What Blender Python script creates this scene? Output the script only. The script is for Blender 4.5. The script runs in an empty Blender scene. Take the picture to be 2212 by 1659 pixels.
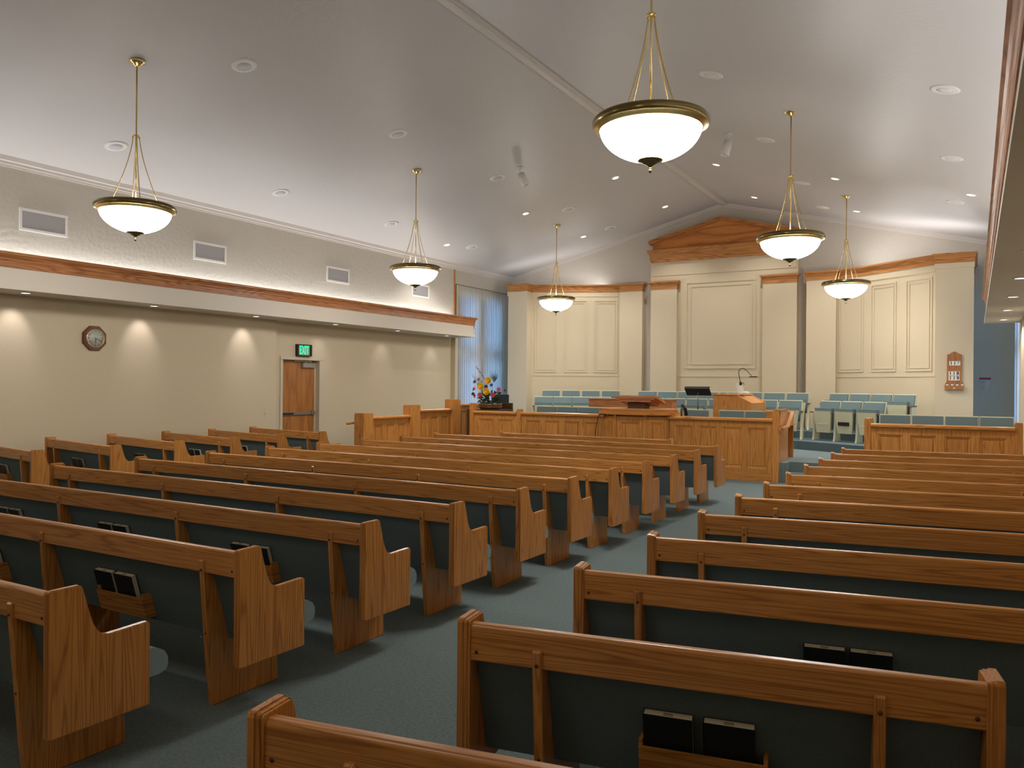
import bpy, bmesh, math, random
from mathutils import Vector, Matrix
random.seed(7)
SC = bpy.context.scene
COL = SC.collection
PI = math.pi

# ------------------------------------------------------------------ camera, world, exposure
cam_d = bpy.data.cameras.new('camera')
cam = bpy.data.objects.new('camera', cam_d)
COL.objects.link(cam)
SC.camera = cam
cam_d.sensor_width = 36.0
cam_d.lens = 1726.6 / 2212 * 36.0
cam_d.clip_start = 0.05
cam_d.clip_end = 200
YAW, PITCH, ROLL = 0.5245, 0.0015, 0.0085
_f = Vector((-math.sin(YAW) * math.cos(PITCH), math.cos(YAW) * math.cos(PITCH), math.sin(PITCH)))
_r = Vector((math.cos(YAW), math.sin(YAW), 0))
_u = _r.cross(_f)
_r2 = math.cos(ROLL) * _r + math.sin(ROLL) * _u
_u2 = -math.sin(ROLL) * _r + math.cos(ROLL) * _u
cam.matrix_world = Matrix(((_r2.x, _u2.x, -_f.x, 0), (_r2.y, _u2.y, -_f.y, 0), (_r2.z, _u2.z, -_f.z, 1.58), (0, 0, 0, 1)))

SC.view_settings.view_transform = 'Standard'
SC.view_settings.look = 'None'
SC.view_settings.gamma = 1.0
SC.view_settings.use_curve_mapping = False
SC.view_settings.exposure = 0.70
SC.render.engine = 'CYCLES'
SC.cycles.use_denoising = True
SC.cycles.max_bounces = 8
SC.cycles.diffuse_bounces = 5
SC.cycles.glossy_bounces = 3
SC.cycles.transmission_bounces = 4
SC.cycles.transparent_max_bounces = 12
SC.cycles.sample_clamp_indirect = 6.0
SC.cycles.caustics_reflective = False
SC.cycles.caustics_refractive = False

W = bpy.data.worlds.new('dusk_sky')
SC.world = W
W.use_nodes = True
_bg = W.node_tree.nodes['Background']
_bg.inputs[0].default_value = (0.26, 0.54, 1.0, 1)
_bg.inputs[1].default_value = 3.3

BOWL_EMIT = 25.0
LAMP_UP = 7.0
COVE_W = 4.6
DOWN_W = 70.0
WALLWASH_W = 7.5


def area(name, loc, size_x, size_y, watts, rot=(0, 0, 0), col=(1, 1, 1), spread=PI):
    l = bpy.data.lights.new(name, 'AREA')
    l.shape = 'RECTANGLE'
    l.size, l.size_y = size_x, size_y
    l.energy = watts
    l.color = col
    l.spread = spread
    o = bpy.data.objects.new(name, l)
    o.location = loc
    o.rotation_euler = rot
    COL.objects.link(o)
    return o


def point(name, loc, watts, radius=0.1, col=(1, 1, 1)):
    l = bpy.data.lights.new(name, 'POINT')
    l.energy = watts
    l.shadow_soft_size = radius
    l.color = col
    o = bpy.data.objects.new(name, l)
    o.location = loc
    COL.objects.link(o)
    return o


def spot(name, loc, watts, angle, blend=0.5, radius=0.04, rot=(0, 0, 0), col=(1, 1, 1)):
    l = bpy.data.lights.new(name, 'SPOT')
    l.energy = watts
    l.spot_size = angle
    l.spot_blend = blend
    l.shadow_soft_size = radius
    l.color = col
    o = bpy.data.objects.new(name, l)
    o.location = loc
    o.rotation_euler = rot
    COL.objects.link(o)
    return o


COOL = (0.96, 0.97, 1.0)
WARM = (1.0, 0.96, 0.92)
# cove strips lying in the troughs behind the oak crowns of the two side soffits, aimed up the walls
area('cove_strip_left', (-11.39, 7.6, 3.16), 0.05, 18.2, COVE_W * 18, (PI, 0, 0), COOL)
area('cove_strip_right', (0.64, 7.6, 3.16), 0.05, 18.2, COVE_W * 18, (PI, 0, 0), COOL)
# cove strips behind the crowns of the two angled front walls
area('cove_front_left', (-9.7, 19.1, 4.15), 2.6, 0.1, 7, (PI, 0, math.radians(24.6)), COOL)
area('cove_front_right', (-1.1, 18.7, 4.15), 2.4, 0.1, 14, (PI, 0, math.radians(-35)), COOL)
# the row of pendants goes on above and behind the camera
for px in (-8.53, -2.19):
    point('pendant_glow_behind', (px, 0.45, 3.5), 14, 0.3, WARM)

# ------------------------------------------------------------------ materials
def lin(c):
    c /= 255.0
    return c / 12.92 if c <= 0.04045 else ((c + 0.055) / 1.055) ** 2.4


def rgb(r, g, b):
    return (lin(r), lin(g), lin(b), 1)


def newmat(name):
    m = bpy.data.materials.new(name)
    m.use_nodes = True
    nt = m.node_tree
    return m, nt, nt.nodes, nt.links, nt.nodes['Principled BSDF']


def simple(name, col, rough=0.5, metal=0.0, spec=0.5, emit=None, estr=0.0):
    m, nt, N, L, b = newmat(name)
    b.inputs['Base Color'].default_value = col
    b.inputs['Roughness'].default_value = rough
    b.inputs['Metallic'].default_value = metal
    b.inputs['Specular IOR Level'].default_value = spec
    if emit:
        b.inputs['Emission Color'].default_value = emit
        b.inputs['Emission Strength'].default_value = estr
    return m


def oak(name, axis, light, mid, dark, rough=0.28, across=15.0, along=0.5, lines=80.0):
    m, nt, N, L, b = newmat(name)
    tc = N.new('ShaderNodeTexCoord')
    oi = N.new('ShaderNodeObjectInfo')
    mul = N.new('ShaderNodeMath'); mul.operation = 'MULTIPLY'; mul.inputs[1].default_value = 37.0
    L.new(oi.outputs['Random'], mul.inputs[0])
    add = N.new('ShaderNodeVectorMath'); add.operation = 'ADD'
    L.new(tc.outputs['Object'], add.inputs[0]); L.new(mul.outputs[0], add.inputs[1])
    def stretched(a, c):
        mp = N.new('ShaderNodeMapping')
        s = [c, c, c]
        if axis == 'H':      # grain runs along any horizontal direction
            s = [a, a, c]
        else:
            s['XYZ'.index(axis)] = a
        mp.inputs['Scale'].default_value = s
        L.new(add.outputs[0], mp.inputs['Vector'])
        return mp
    n1 = N.new('ShaderNodeTexNoise'); n1.inputs['Scale'].default_value = 1.0; n1.inputs['Detail'].default_value = 1.0
    L.new(stretched(along, across).outputs[0], n1.inputs['Vector'])
    m1 = N.new('ShaderNodeMath'); m1.operation = 'MULTIPLY'; m1.inputs[1].default_value = lines
    L.new(n1.outputs['Fac'], m1.inputs[0])
    nw = N.new('ShaderNodeTexNoise'); nw.inputs['Scale'].default_value = 1.0; nw.inputs['Detail'].default_value = 3.0
    L.new(stretched(3.0, 30.0).outputs[0], nw.inputs['Vector'])
    m3 = N.new('ShaderNodeMath'); m3.operation = 'MULTIPLY_ADD'; m3.inputs[1].default_value = 2.2
    L.new(nw.outputs['Fac'], m3.inputs[0]); L.new(m1.outputs[0], m3.inputs[2])
    sn = N.new('ShaderNodeMath'); sn.operation = 'SINE'
    L.new(m3.outputs[0], sn.inputs[0])
    mr = N.new('ShaderNodeMapRange'); mr.inputs['From Min'].default_value = -1; mr.inputs['From Max'].default_value = 1
    L.new(sn.outputs[0], mr.inputs['Value'])
    n2 = N.new('ShaderNodeTexNoise'); n2.inputs['Scale'].default_value = 1.0; n2.inputs['Detail'].default_value = 2.0
    L.new(stretched(5.0, 170.0).outputs[0], n2.inputs['Vector'])
    cr = N.new('ShaderNodeValToRGB')
    e = cr.color_ramp.elements
    e[0].position = 0.0; e[0].color = dark
    e[1].position = 1.0; e[1].color = light
    x = e.new(0.22); x.color = mid
    x = e.new(0.7); x.color = tuple((mid[i] * 0.55 + light[i] * 0.45) for i in range(3)) + (1,)
    L.new(mr.outputs[0], cr.inputs['Fac'])
    pr = N.new('ShaderNodeValToRGB')
    pr.color_ramp.elements[0].position = 0.36; pr.color_ramp.elements[0].color = (0.70, 0.62, 0.54, 1)
    pr.color_ramp.elements[1].position = 0.55; pr.color_ramp.elements[1].color = (1, 1, 1, 1)
    L.new(n2.outputs['Fac'], pr.inputs['Fac'])
    mx = N.new('ShaderNodeMix'); mx.data_type = 'RGBA'; mx.blend_type = 'MULTIPLY'; mx.inputs[0].default_value = 0.55
    L.new(cr.outputs[0], mx.inputs[6]); L.new(pr.outputs[0], mx.inputs[7])
    # every board has its own tone
    hsv = N.new('ShaderNodeHueSaturation')
    vr = N.new('ShaderNodeMapRange'); vr.inputs['To Min'].default_value = 0.95; vr.inputs['To Max'].default_value = 1.1
    L.new(oi.outputs['Random'], vr.inputs['Value']); L.new(vr.outputs[0], hsv.inputs['Value'])
    L.new(mx.outputs[2], hsv.inputs['Color'])
    L.new(hsv.outputs[0], b.inputs['Base Color'])
    b.inputs['Roughness'].default_value = rough
    b.inputs['Specular IOR Level'].default_value = 0.2 if name.startswith(('crown', 'ped')) else 0.5
    bp = N.new('ShaderNodeBump'); bp.inputs['Strength'].default_value = 0.08; bp.inputs['Distance'].default_value = 0.002
    L.new(n2.outputs['Fac'], bp.inputs['Height']); L.new(bp.outputs[0], b.inputs['Normal'])
    return m


OL, OM, OD = rgb(212, 148, 78), rgb(203, 138, 68), rgb(176, 113, 52)
M = {}
M['oak_x'] = oak('oak_grain_x', 'X', OL, OM, OD)
M['oak_y'] = oak('oak_grain_y', 'Y', OL, OM, OD)
M['oak_z'] = oak('oak_grain_z', 'Z', OL, OM, OD, across=13.0)
M['oak_h'] = oak('oak_grain_level', 'H', OL, OM, OD)
M['crown_y'] = oak('crown_oak_y', 'H', rgb(178, 122, 78), rgb(166, 108, 66), rgb(144, 92, 54), rough=0.4, across=8.0)
M['crown_x'] = oak('crown_oak_x', 'H', rgb(194, 138, 84), rgb(180, 122, 72), rgb(158, 104, 58), rough=0.4, across=8.0)
M['ped_x'] = oak('pediment_oak', 'X', rgb(192, 126, 66), rgb(182, 116, 58), rgb(160, 100, 48), rough=0.4, across=3.0, lines=24)
M['redwood'] = oak('reddish_wood', 'H', rgb(196, 132, 78), rgb(184, 118, 66), rgb(158, 96, 52), rough=0.35)
M['organ'] = oak('organ_oak', 'Z', rgb(214, 154, 86), rgb(206, 142, 74), rgb(184, 120, 58), rough=0.35)
M['doorwood'] = oak('door_veneer', 'Z', rgb(184, 124, 66), rgb(176, 116, 60), rgb(160, 102, 50), rough=0.35, across=5.0, lines=20)
M['darkwood'] = simple('dark_brown_wood', rgb(84, 56, 36), 0.4)
M['plug'] = simple('wood_plug', rgb(96, 50, 24), 0.4)
M['clockwood'] = oak('clock_walnut', 'X', rgb(132, 80, 50), rgb(108, 62, 38), rgb(74, 40, 24), rough=0.3)
M['boardwood'] = oak('board_wood', 'Z', rgb(180, 124, 74), rgb(166, 108, 62), rgb(132, 84, 48), rough=0.35, across=20)


def bumpy(name, col, scale, strength, rough=0.8, dist=0.004, detail=3.0, var=0.0, spec=0.3, vscale=3.0):
    m, nt, N, L, b = newmat(name)
    tc = N.new('ShaderNodeTexCoord')
    n = N.new('ShaderNodeTexNoise'); n.inputs['Scale'].default_value = scale; n.inputs['Detail'].default_value = detail
    L.new(tc.outputs['Object'], n.inputs['Vector'])
    bp = N.new('ShaderNodeBump'); bp.inputs['Strength'].default_value = strength; bp.inputs['Distance'].default_value = dist
    L.new(n.outputs['Fac'], bp.inputs['Height']); L.new(bp.outputs[0], b.inputs['Normal'])
    b.inputs['Roughness'].default_value = rough
    b.inputs['Specular IOR Level'].default_value = spec
    if var:
        n2 = N.new('ShaderNodeTexNoise'); n2.inputs['Scale'].default_value = vscale; n2.inputs['Detail'].default_value = 4
        L.new(tc.outputs['Object'], n2.inputs['Vector'])
        cr = N.new('ShaderNodeValToRGB')
        cr.color_ramp.elements[0].position = 0.3; cr.color_ramp.elements[1].position = 0.7
        cr.color_ramp.elements[0].color = tuple(col[i] * (1 - var) for i in range(3)) + (1,)
        cr.color_ramp.elements[1].color = tuple(min(1, col[i] * (1 + var)) for i in range(3)) + (1,)
        L.new(n2.outputs['Fac'], cr.inputs['Fac']); L.new(cr.outputs[0], b.inputs['Base Color'])
    else:
        b.inputs['Base Color'].default_value = col
    return m


M['wall'] = bumpy('cream_plaster', rgb(210, 195, 166), 38, 0.45, 0.75, 0.006)
M['wall_tex'] = bumpy('knockdown_plaster', rgb(196, 189, 177), 16, 0.5, 0.6, 0.012, 5)
M['ceiling'] = bumpy('ceiling_plaster', rgb(198, 193, 190), 26, 0.6, 0.42, 0.008, 6, spec=0.5)
M['trimwhite'] = simple('painted_trim', rgb(208, 198, 182), 0.5)
M['cornice'] = simple('cornice_paint', rgb(206, 198, 190), 0.45)
M['doorframe'] = simple('door_frame_paint', rgb(206, 194, 170), 0.45)
M['carpet'] = bumpy('teal_carpet', rgb(122, 136, 136), 260, 0.9, 0.95, 0.008, 2, 0.16, 0.1, 60)
M['carpet2'] = bumpy('teal_carpet_riser', rgb(102, 118, 122), 260, 0.9, 0.95, 0.008, 2, 0.16, 0.1, 60)
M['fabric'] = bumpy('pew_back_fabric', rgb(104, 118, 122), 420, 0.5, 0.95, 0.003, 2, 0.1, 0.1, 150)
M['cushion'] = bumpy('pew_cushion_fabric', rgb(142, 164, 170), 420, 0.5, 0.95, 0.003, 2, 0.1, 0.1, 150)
M['chairpad'] = bumpy('chair_upholstery', rgb(112, 130, 132), 380, 0.4, 0.9, 0.003, 2, 0.08, 0.1, 120)
M['chairshell'] = simple('cream_plastic', rgb(206, 204, 172), 0.4)
M['armwood'] = simple('chair_arm_wood', rgb(112, 78, 58), 0.4)
M['brass'] = simple('polished_brass', rgb(232, 204, 138), 0.2, 1.0)
M['brassdark'] = simple('dark_brass', rgb(128, 112, 72), 0.22, 1.0)
M['bowl'] = simple('lit_alabaster_glass', rgb(240, 236, 220), 0.3, 0, 0.5, (1.0, 0.96, 0.91, 1), BOWL_EMIT)
M['white'] = simple('white_enamel', rgb(226, 222, 216), 0.4)
M['spkgrille'] = simple('speaker_grille_cloth', rgb(204, 202, 204), 0.6)
M['grille'] = simple('grille_grey', rgb(178, 176, 176), 0.6)
M['ledlight'] = simple('lit_downlight', (1, 1, 1, 1), 0.4, 0, 0.5, (1.0, 0.93, 0.82, 1), 6.0)
M['ledcool'] = simple('lit_soffit_light', (1, 1, 1, 1), 0.4, 0, 0.5, (0.97, 0.92, 1.0, 1), 2.5)
M['black'] = simple('black_plastic', rgb(22, 22, 24), 0.45)
M['blackpad'] = simple('black_seat', rgb(44, 50, 58), 0.7)
M['bookblack'] = simple('black_book_cover', rgb(20, 24, 26), 0.55)
M['pages'] = simple('book_pages', rgb(222, 210, 184), 0.8)
M['ink'] = simple('ink', rgb(40, 36, 34), 0.8)
M['steel'] = simple('brushed_steel', rgb(160, 158, 154), 0.35, 0.8)
M['greypaint'] = simple('grey_closer', rgb(150, 146, 136), 0.5)
M['exitgreen'] = simple('exit_green', rgb(0, 150, 100), 0.5, 0, 0.5, (0.0, 0.72, 0.30, 1), 0.95)
M['exitface'] = simple('exit_face', rgb(170, 168, 156), 0.4)
M['clockface'] = simple('clock_dial', rgb(186, 186, 172), 0.4)
M['card'] = simple('number_card', rgb(232, 228, 220), 0.6)
M['ivory'] = simple('ivory_plastic', rgb(206, 198, 170), 0.4)
M['clear'] = simple('frosted_acrylic', rgb(200, 196, 188), 0.3)
M['red'] = simple('leaflet_red', rgb(170, 40, 60), 0.5)
M['leaflet'] = simple('leaflet_paper', rgb(186, 184, 182), 0.6)
M['leaflet_photo'] = simple('leaflet_picture', rgb(172, 146, 128), 0.6)
M['leaflet_navy'] = simple('leaflet_navy', rgb(70, 74, 100), 0.6)
M['yellow'] = simple('yellow_petals', rgb(236, 188, 20), 0.6)
M['pink'] = simple('pink_petals', rgb(206, 74, 96), 0.6)
M['purple'] = simple('dark_purple_petals', rgb(50, 24, 48), 0.6)
M['paleflower'] = simple('pale_petals', rgb(214, 186, 180), 0.6)
M['leaf'] = simple('leaf_green', rgb(66, 84, 56), 0.6)
M['basket'] = oak('basket_weave', 'X', rgb(120, 88, 50), rgb(96, 68, 38), rgb(60, 40, 22), across=60)
M['brightwood'] = simple('light_handrail', rgb(206, 150, 98), 0.4)

# sheer curtain: half see-through cloth
m, nt, N, L, b = newmat('sheer_curtain')
tr = N.new('ShaderNodeBsdfTransparent'); tr.inputs[0].default_value = (1, 1, 1, 1)
df = N.new('ShaderNodeBsdfDiffuse'); df.inputs[0].default_value = rgb(240, 238, 232)
tl = N.new('ShaderNodeBsdfTranslucent'); tl.inputs[0].default_value = rgb(226, 228, 232)
m1 = N.new('ShaderNodeMixShader'); m1.inputs[0].default_value = 0.3
m2 = N.new('ShaderNodeMixShader'); m2.inputs[0].default_value = 0.5
L.new(df.outputs[0], m1.inputs[1]); L.new(tl.outputs[0], m1.inputs[2])
L.new(tr.outputs[0], m2.inputs[1]); L.new(m1.outputs[0], m2.inputs[2])
L.new(m2.outputs[0], N['Material Output'].inputs[0])
M['sheer'] = m
m, nt, N, L, b = newmat('window_glass')
tr = N.new('ShaderNodeBsdfTransparent')
gl = N.new('ShaderNodeBsdfGlossy'); gl.inputs['Roughness'].default_value = 0.02
fr_ = N.new('ShaderNodeFresnel'); fr_.inputs[0].default_value = 1.45
mg = N.new('ShaderNodeMixShader')
L.new(fr_.outputs[0], mg.inputs[0]); L.new(tr.outputs[0], mg.inputs[1]); L.new(gl.outputs[0], mg.inputs[2])
L.new(mg.outputs[0], N['Material Output'].inputs[0])
M['glass'] = m
m, nt, N, L, b = newmat('clear_plastic')
b.inputs['Base Color'].default_value = (0.95, 0.95, 0.95, 1)
b.inputs['Alpha'].default_value = 0.18
b.inputs['Roughness'].default_value = 0.1
M['acrylic'] = m


# ------------------------------------------------------------------ mesh helpers
class MB:
    """collects geometry for ONE mesh object"""
    def __init__(self):
        self.bm = bmesh.new()

    def _mat(self, faces, mi):
        for f in faces:
            f.material_index = mi

    def _bevel(self, verts, bev, seg=1):
        if bev <= 0:
            return
        vs = set(verts)
        ed = [e for e in self.bm.edges if e.verts[0] in vs and e.verts[1] in vs and len(e.link_faces) == 2 and e.calc_face_angle(0) > 0.5]
        bmesh.ops.bevel(self.bm, geom=ed, offset=bev, segments=seg, affect='EDGES', profile=0.5, clamp_overlap=True)

    def box(self, x0, x1, y0, y1, z0, z1, bev=0.0, mi=0, mat=None, seg=1):
        P = [(x, y, z) for z in (z0, z1) for x, y in ((x0, y0), (x1, y0), (x1, y1), (x0, y1))]
        vs = [self.bm.verts.new(mat @ Vector(p) if mat else p) for p in P]
        fs = [self.bm.faces.new([vs[i] for i in q]) for q in ((3, 2, 1, 0), (4, 5, 6, 7), (0, 1, 5, 4), (1, 2, 6, 5), (2, 3, 7, 6), (3, 0, 4, 7))]
        self._mat(fs, mi)
        self._bevel(vs, bev, seg)
        return self

    def prism(self, poly, a, b, axis='X', bev=0.0, mi=0, mat=None, seg=1):
        """extrude a 2-D polygon: axis X -> poly is (y,z); Y -> (x,z); Z -> (x,y)"""
        def P(p, t):
            v = (t, p[0], p[1]) if axis == 'X' else ((p[0], t, p[1]) if axis == 'Y' else (p[0], p[1], t))
            return mat @ Vector(v) if mat else Vector(v)
        A = [self.bm.verts.new(P(p, a)) for p in poly]
        B = [self.bm.verts.new(P(p, b)) for p in poly]
        n = len(poly)
        fs = [self.bm.faces.new(A[::-1]), self.bm.faces.new(B)]
        for i in range(n):
            j = (i + 1) % n
            fs.append(self.bm.faces.new((A[i], A[j], B[j], B[i])))
        self._mat(fs, mi)
        if bev > 0:
            caps = [e for f in fs[:2] for e in f.edges]
            bmesh.ops.bevel(self.bm, geom=list(set(caps)), offset=bev, segments=seg, affect='EDGES', profile=0.5, clamp_overlap=True)
        return self

    def tube(self, pts, r, n=8, mi=0, caps=True):
        pts = [Vector(p) for p in pts]
        rr = r if isinstance(r, (list, tuple)) else [r] * len(pts)
        rings = []
        up = None
        for i, p in enumerate(pts):
            d = (pts[min(i + 1, len(pts) - 1)] - pts[max(i - 1, 0)]).normalized()
            if up is None:
                up = d.orthogonal().normalized()
            else:
                up = (up - d * up.dot(d)).normalized()
            s = d.cross(up)
            rings.append([self.bm.verts.new(p + (up * math.cos(2 * PI * k / n) + s * math.sin(2 * PI * k / n)) * rr[i]) for k in range(n)])
        fs = []
        for i in range(len(rings) - 1):
            for k in range(n):
                fs.append(self.bm.faces.new((rings[i][k], rings[i][(k + 1) % n], rings[i + 1][(k + 1) % n], rings[i + 1][k])))
        if caps:
            fs.append(self.bm.faces.new(rings[0][::-1])); fs.append(self.bm.faces.new(rings[-1]))
        for f in fs:
            f.smooth = True
        self._mat(fs, mi)
        return self

    def lathe(self, prof, n=48, c=(0, 0, 0), mi=0, smooth=True, mat=None):
        """prof: (r,z) list, open ends where r=0"""
        cx, cy, cz = c
        T = (lambda v: mat @ Vector(v)) if mat else (lambda v: Vector(v))
        rings = []
        for r, z in prof:
            if r < 1e-6:
                rings.append([self.bm.verts.new(T((cx, cy, cz + z)))])
            else:
                rings.append([self.bm.verts.new(T((cx + r * math.cos(2 * PI * k / n), cy + r * math.sin(2 * PI * k / n), cz + z))) for k in range(n)])
        fs = []
        for i in range(len(rings) - 1):
            A, B = rings[i], rings[i + 1]
            for k in range(n):
                j = (k + 1) % n
                if len(A) == 1 and len(B) == 1:
                    continue
                if len(A) == 1:
                    fs.append(self.bm.faces.new((A[0], B[j], B[k])))
                elif len(B) == 1:
                    fs.append(self.bm.faces.new((A[k], A[j], B[0])))
                else:
                    fs.append(self.bm.faces.new((A[k], A[j], B[j], B[k])))
        for f in fs:
            f.smooth = smooth
        self._mat(fs, mi)
        return self

    def sweep(self, prof, path, mi=0, closed=False):
        """sweep a closed profile of (out, z) along a polyline of (x, y); 'out' points to the right of travel; corners are mitred"""
        n = len(path)
        pts = [Vector(p) for p in path]
        rings = []
        for i in range(n):
            if closed:
                a, b2 = pts[(i - 1) % n], pts[(i + 1) % n]
                d0, d1 = (pts[i] - a).normalized(), (b2 - pts[i]).normalized()
            else:
                d0 = (pts[i] - pts[i - 1]).normalized() if i > 0 else (pts[1] - pts[0]).normalized()
                d1 = (pts[i + 1] - pts[i]).normalized() if i < n - 1 else d0
            n0, n1 = Vector((d0.y, -d0.x)), Vector((d1.y, -d1.x))
            mm = (n0 + n1)
            if mm.length < 1e-6:
                mm = n0
            mm = mm.normalized()
            k = 1.0 / max(0.25, mm.dot(n0))
            rings.append([self.bm.verts.new((pts[i].x + mm.x * k * o, pts[i].y + mm.y * k * o, z)) for o, z in prof])
        m_ = len(prof)
        fs = []
        for i in range(n if closed else n - 1):
            A, B = rings[i], rings[(i + 1) % n]
            for k in range(m_):
                j = (k + 1) % m_
                fs.append(self.bm.faces.new((A[k], A[j], B[j], B[k])))
        if not closed:
            fs.append(self.bm.faces.new(rings[0][::-1])); fs.append(self.bm.faces.new(rings[-1]))
        self._mat(fs, mi)
        return self

    def ball(self, c, r, sx=1, sy=1, sz=1, mi=0, u=12, v=8):
        res = bmesh.ops.create_uvsphere(self.bm, u_segments=u, v_segments=v, radius=r)
        for w in res['verts']:
            w.co = Vector((w.co.x * sx, w.co.y * sy, w.co.z * sz)) + Vector(c)
        for f in {f for w in res['verts'] for f in w.link_faces}:
            f.material_index = mi; f.smooth = True
        return self

    def quad(self, a, b, c, d, mi=0):
        f = self.bm.faces.new([self.bm.verts.new(p) for p in (a, b, c, d)])
        f.material_index = mi
        return self

    def build(self, name, mats, parent=None, loc=None, rotz=0.0):
        bmesh.ops.recalc_face_normals(self.bm, faces=self.bm.faces[:])
        me = bpy.data.meshes.new(name)
        self.bm.to_mesh(me)
        self.bm.free()
        for mm in (mats if isinstance(mats, (list, tuple)) else [mats]):
            me.materials.append(M[mm])
        o = bpy.data.objects.new(name, me)
        COL.objects.link(o)
        if parent is not None:
            o.parent = parent
        if loc is not None:
            o.location = loc
        if rotz:
            o.rotation_euler = (0, 0, rotz)
        return o


def tag(o, label=None, cat=None, group=None, kind=None):
    if label: o['label'] = label
    if cat: o['category'] = cat
    if group: o['group'] = group
    if kind: o['kind'] = kind
    return o


def thing(name, label, cat, loc=(0, 0, 0), rotz=0.0, group=None):
    o = bpy.data.objects.new(name, None)
    o.empty_display_size = 0.1
    COL.objects.link(o)
    o.location = loc
    o.rotation_euler = (0, 0, rotz)
    return tag(o, label, cat, group)


def struct(mb, name, mat, parent=None):
    o = mb.build(name, mat, parent)
    if parent is None:
        o['kind'] = 'structure'
    return o


def dup(root, loc, rotz=0.0, label=None, group=None, rot=None):
    r = root.copy(); COL.objects.link(r)
    r.location = loc
    r.rotation_euler = rot if rot else (0, 0, rotz)
    if label: r['label'] = label
    if group: r['group'] = group
    for ch in list(root.children):
        c = ch.copy(); COL.objects.link(c); c.parent = r
        for g in list(ch.children):
            d = g.copy(); COL.objects.link(d); d.parent = c
    return r


ORD = ['first', 'second', 'third', 'fourth', 'fifth', 'sixth', 'seventh', 'eighth', 'ninth', 'tenth', 'eleventh', 'twelfth', 'thirteenth']

# ------------------------------------------------------------------ the room
XC, ZR, SL = -5.39, 6.13, 0.2486          # ridge line and ceiling slope
XL, XR = -11.45, 0.70                      # upper side walls
YB, YF = -1.6, 19.72                       # back wall, front gable wall


def ceil_z(x):
    return ZR - SL * abs(x - XC)


mb = MB(); mb.box(-12.3, 1.5, YB - 0.2, YF + 0.3, -0.15, 0.0)
struct(mb, 'floor', 'carpet')
mb = MB()
mb.prism([(XC, ZR), (-12.3, ceil_z(-12.3)), (-12.3, ceil_z(-12.3) + 0.2), (XC, ZR + 0.2), (1.5, ceil_z(1.5) + 0.2), (1.5, ceil_z(1.5))], YB - 0.2, YF + 0.3, 'Y')
struct(mb, 'ceiling', 'ceiling')
# ridge beam with stepped mouldings
mb = MB()
mb.prism([(XC - 0.095, ZR - 0.03), (XC - 0.095, ZR - 0.05), (XC - 0.05, ZR - 0.055), (XC - 0.045, ZR - 0.075), (XC + 0.03, ZR - 0.075), (XC + 0.04, ZR - 0.055), (XC + 0.07, ZR - 0.055), (XC + 0.075, ZR - 0.045), (XC + 0.095, ZR - 0.045), (XC + 0.095, ZR - 0.02), (XC, ZR + 0.02)], YB, YF, 'Y')
struct(mb, 'trim_ridge', 'cornice')

# left wall: lower part, recessed bay with the door, upper part
mb = MB()
mb.box(-12.2, XL, YB, 10.87, 0, 2.80)
struct(mb, 'wall_left', 'wall')
DX = -11.57
mb = MB()
mb.box(-12.2, DX, 10.87, 11.13, 0, 2.80)
mb.box(-12.2, DX, 12.14, 16.86, 0, 2.80)
mb.box(-12.2, DX, 11.13, 12.14, 2.05, 2.80)
mb.box(-12.2, -11.75, 11.13, 12.14, 0, 2.05)
struct(mb, 'wall_left_bay', 'wall')
mb = MB()
mb.box(-12.2, XL, YB, 16.86, 2.80, 4.75)
mb.box(-12.2, XL, 16.86, YF, 4.16, 4.75)
struct(mb, 'wall_left_upper', 'wall_tex')
# window wall of the front corner (left)
def window_wall(x_in, s, name_w, idx):
    """x_in inner face; s=-1 wall lies at smaller x"""
    a, b = sorted((x_in, x_in + s * 0.35))
    Y0, Y1 = 16.86, YF
    op = ((17.22, 18.12), (18.36, 19.30))
    w = MB()
    ys = [Y0, op[0][0], op[0][1], op[1][0], op[1][1], Y1]
    for k in (0, 2, 4):
        w.box(a, b, ys[k], ys[k + 1], 0, 4.16)
    for o0, o1 in op:
        w.box(a, b, o0, o1, 0, 0.55)
        w.box(a, b, o0, o1, 3.92, 4.16)
    struct(w, name_w, 'wall')
    for q, (o0, o1) in enumerate(op):
        f = MB()
        xm = x_in + s * 0.14
        a2, b2 = xm - 0.03, xm + 0.03
        f.box(a2, b2, o0, o0 + 0.05, 0.55, 3.92); f.box(a2, b2, o1 - 0.05, o1, 0.55, 3.92)
        f.box(a2, b2, o0, o1, 0.55, 0.60); f.box(a2, b2, o0, o1, 3.87, 3.92)
        f.box(a2, b2, o0, o1, 2.31, 2.52)
        fr = struct(f, 'window_%d' % (idx + q), 'greypaint')
        g = MB(); g.box(xm - 0.004, xm + 0.004, o0 + 0.05, o1 - 0.05, 0.6, 3.87)
        g.build('window_glass', 'glass', fr)


window_wall(-11.62, -1, 'wall_left_window', 1)
window_wall(XR + 0.02 + 0.10, 1, 'wall_right_window', 3)
# right wall
mb = MB(); mb.box(XR, 1.4, YB, 16.86, 0, 2.80)
struct(mb, 'wall_right', 'wall')
mb = MB(); mb.box(XR, 1.4, YB, 16.86, 2.80, 4.75); mb.box(XR, 1.4, 16.86, YF, 4.16, 4.75)
struct(mb, 'wall_right_upper', 'wall_tex')
mb = MB(); mb.box(-12.3, 1.5, YB - 0.2, YB, 0, 6.3)
struct(mb, 'wall_back', 'wall')
mb = MB(); mb.box(-12.3, 1.5, YF, YF + 0.25, 0, 6.3)
struct(mb, 'wall_front', 'wall_tex')

mb = MB(); mb.box(-11.62, -11.43, 16.86, 16.97, 0, 2.77, 0.004); mb.box(-11.60, -11.47, 16.97, 17.02, 0, 4.14, 0.004)
struct(mb, 'trim_jamb_left', 'doorframe')
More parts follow.
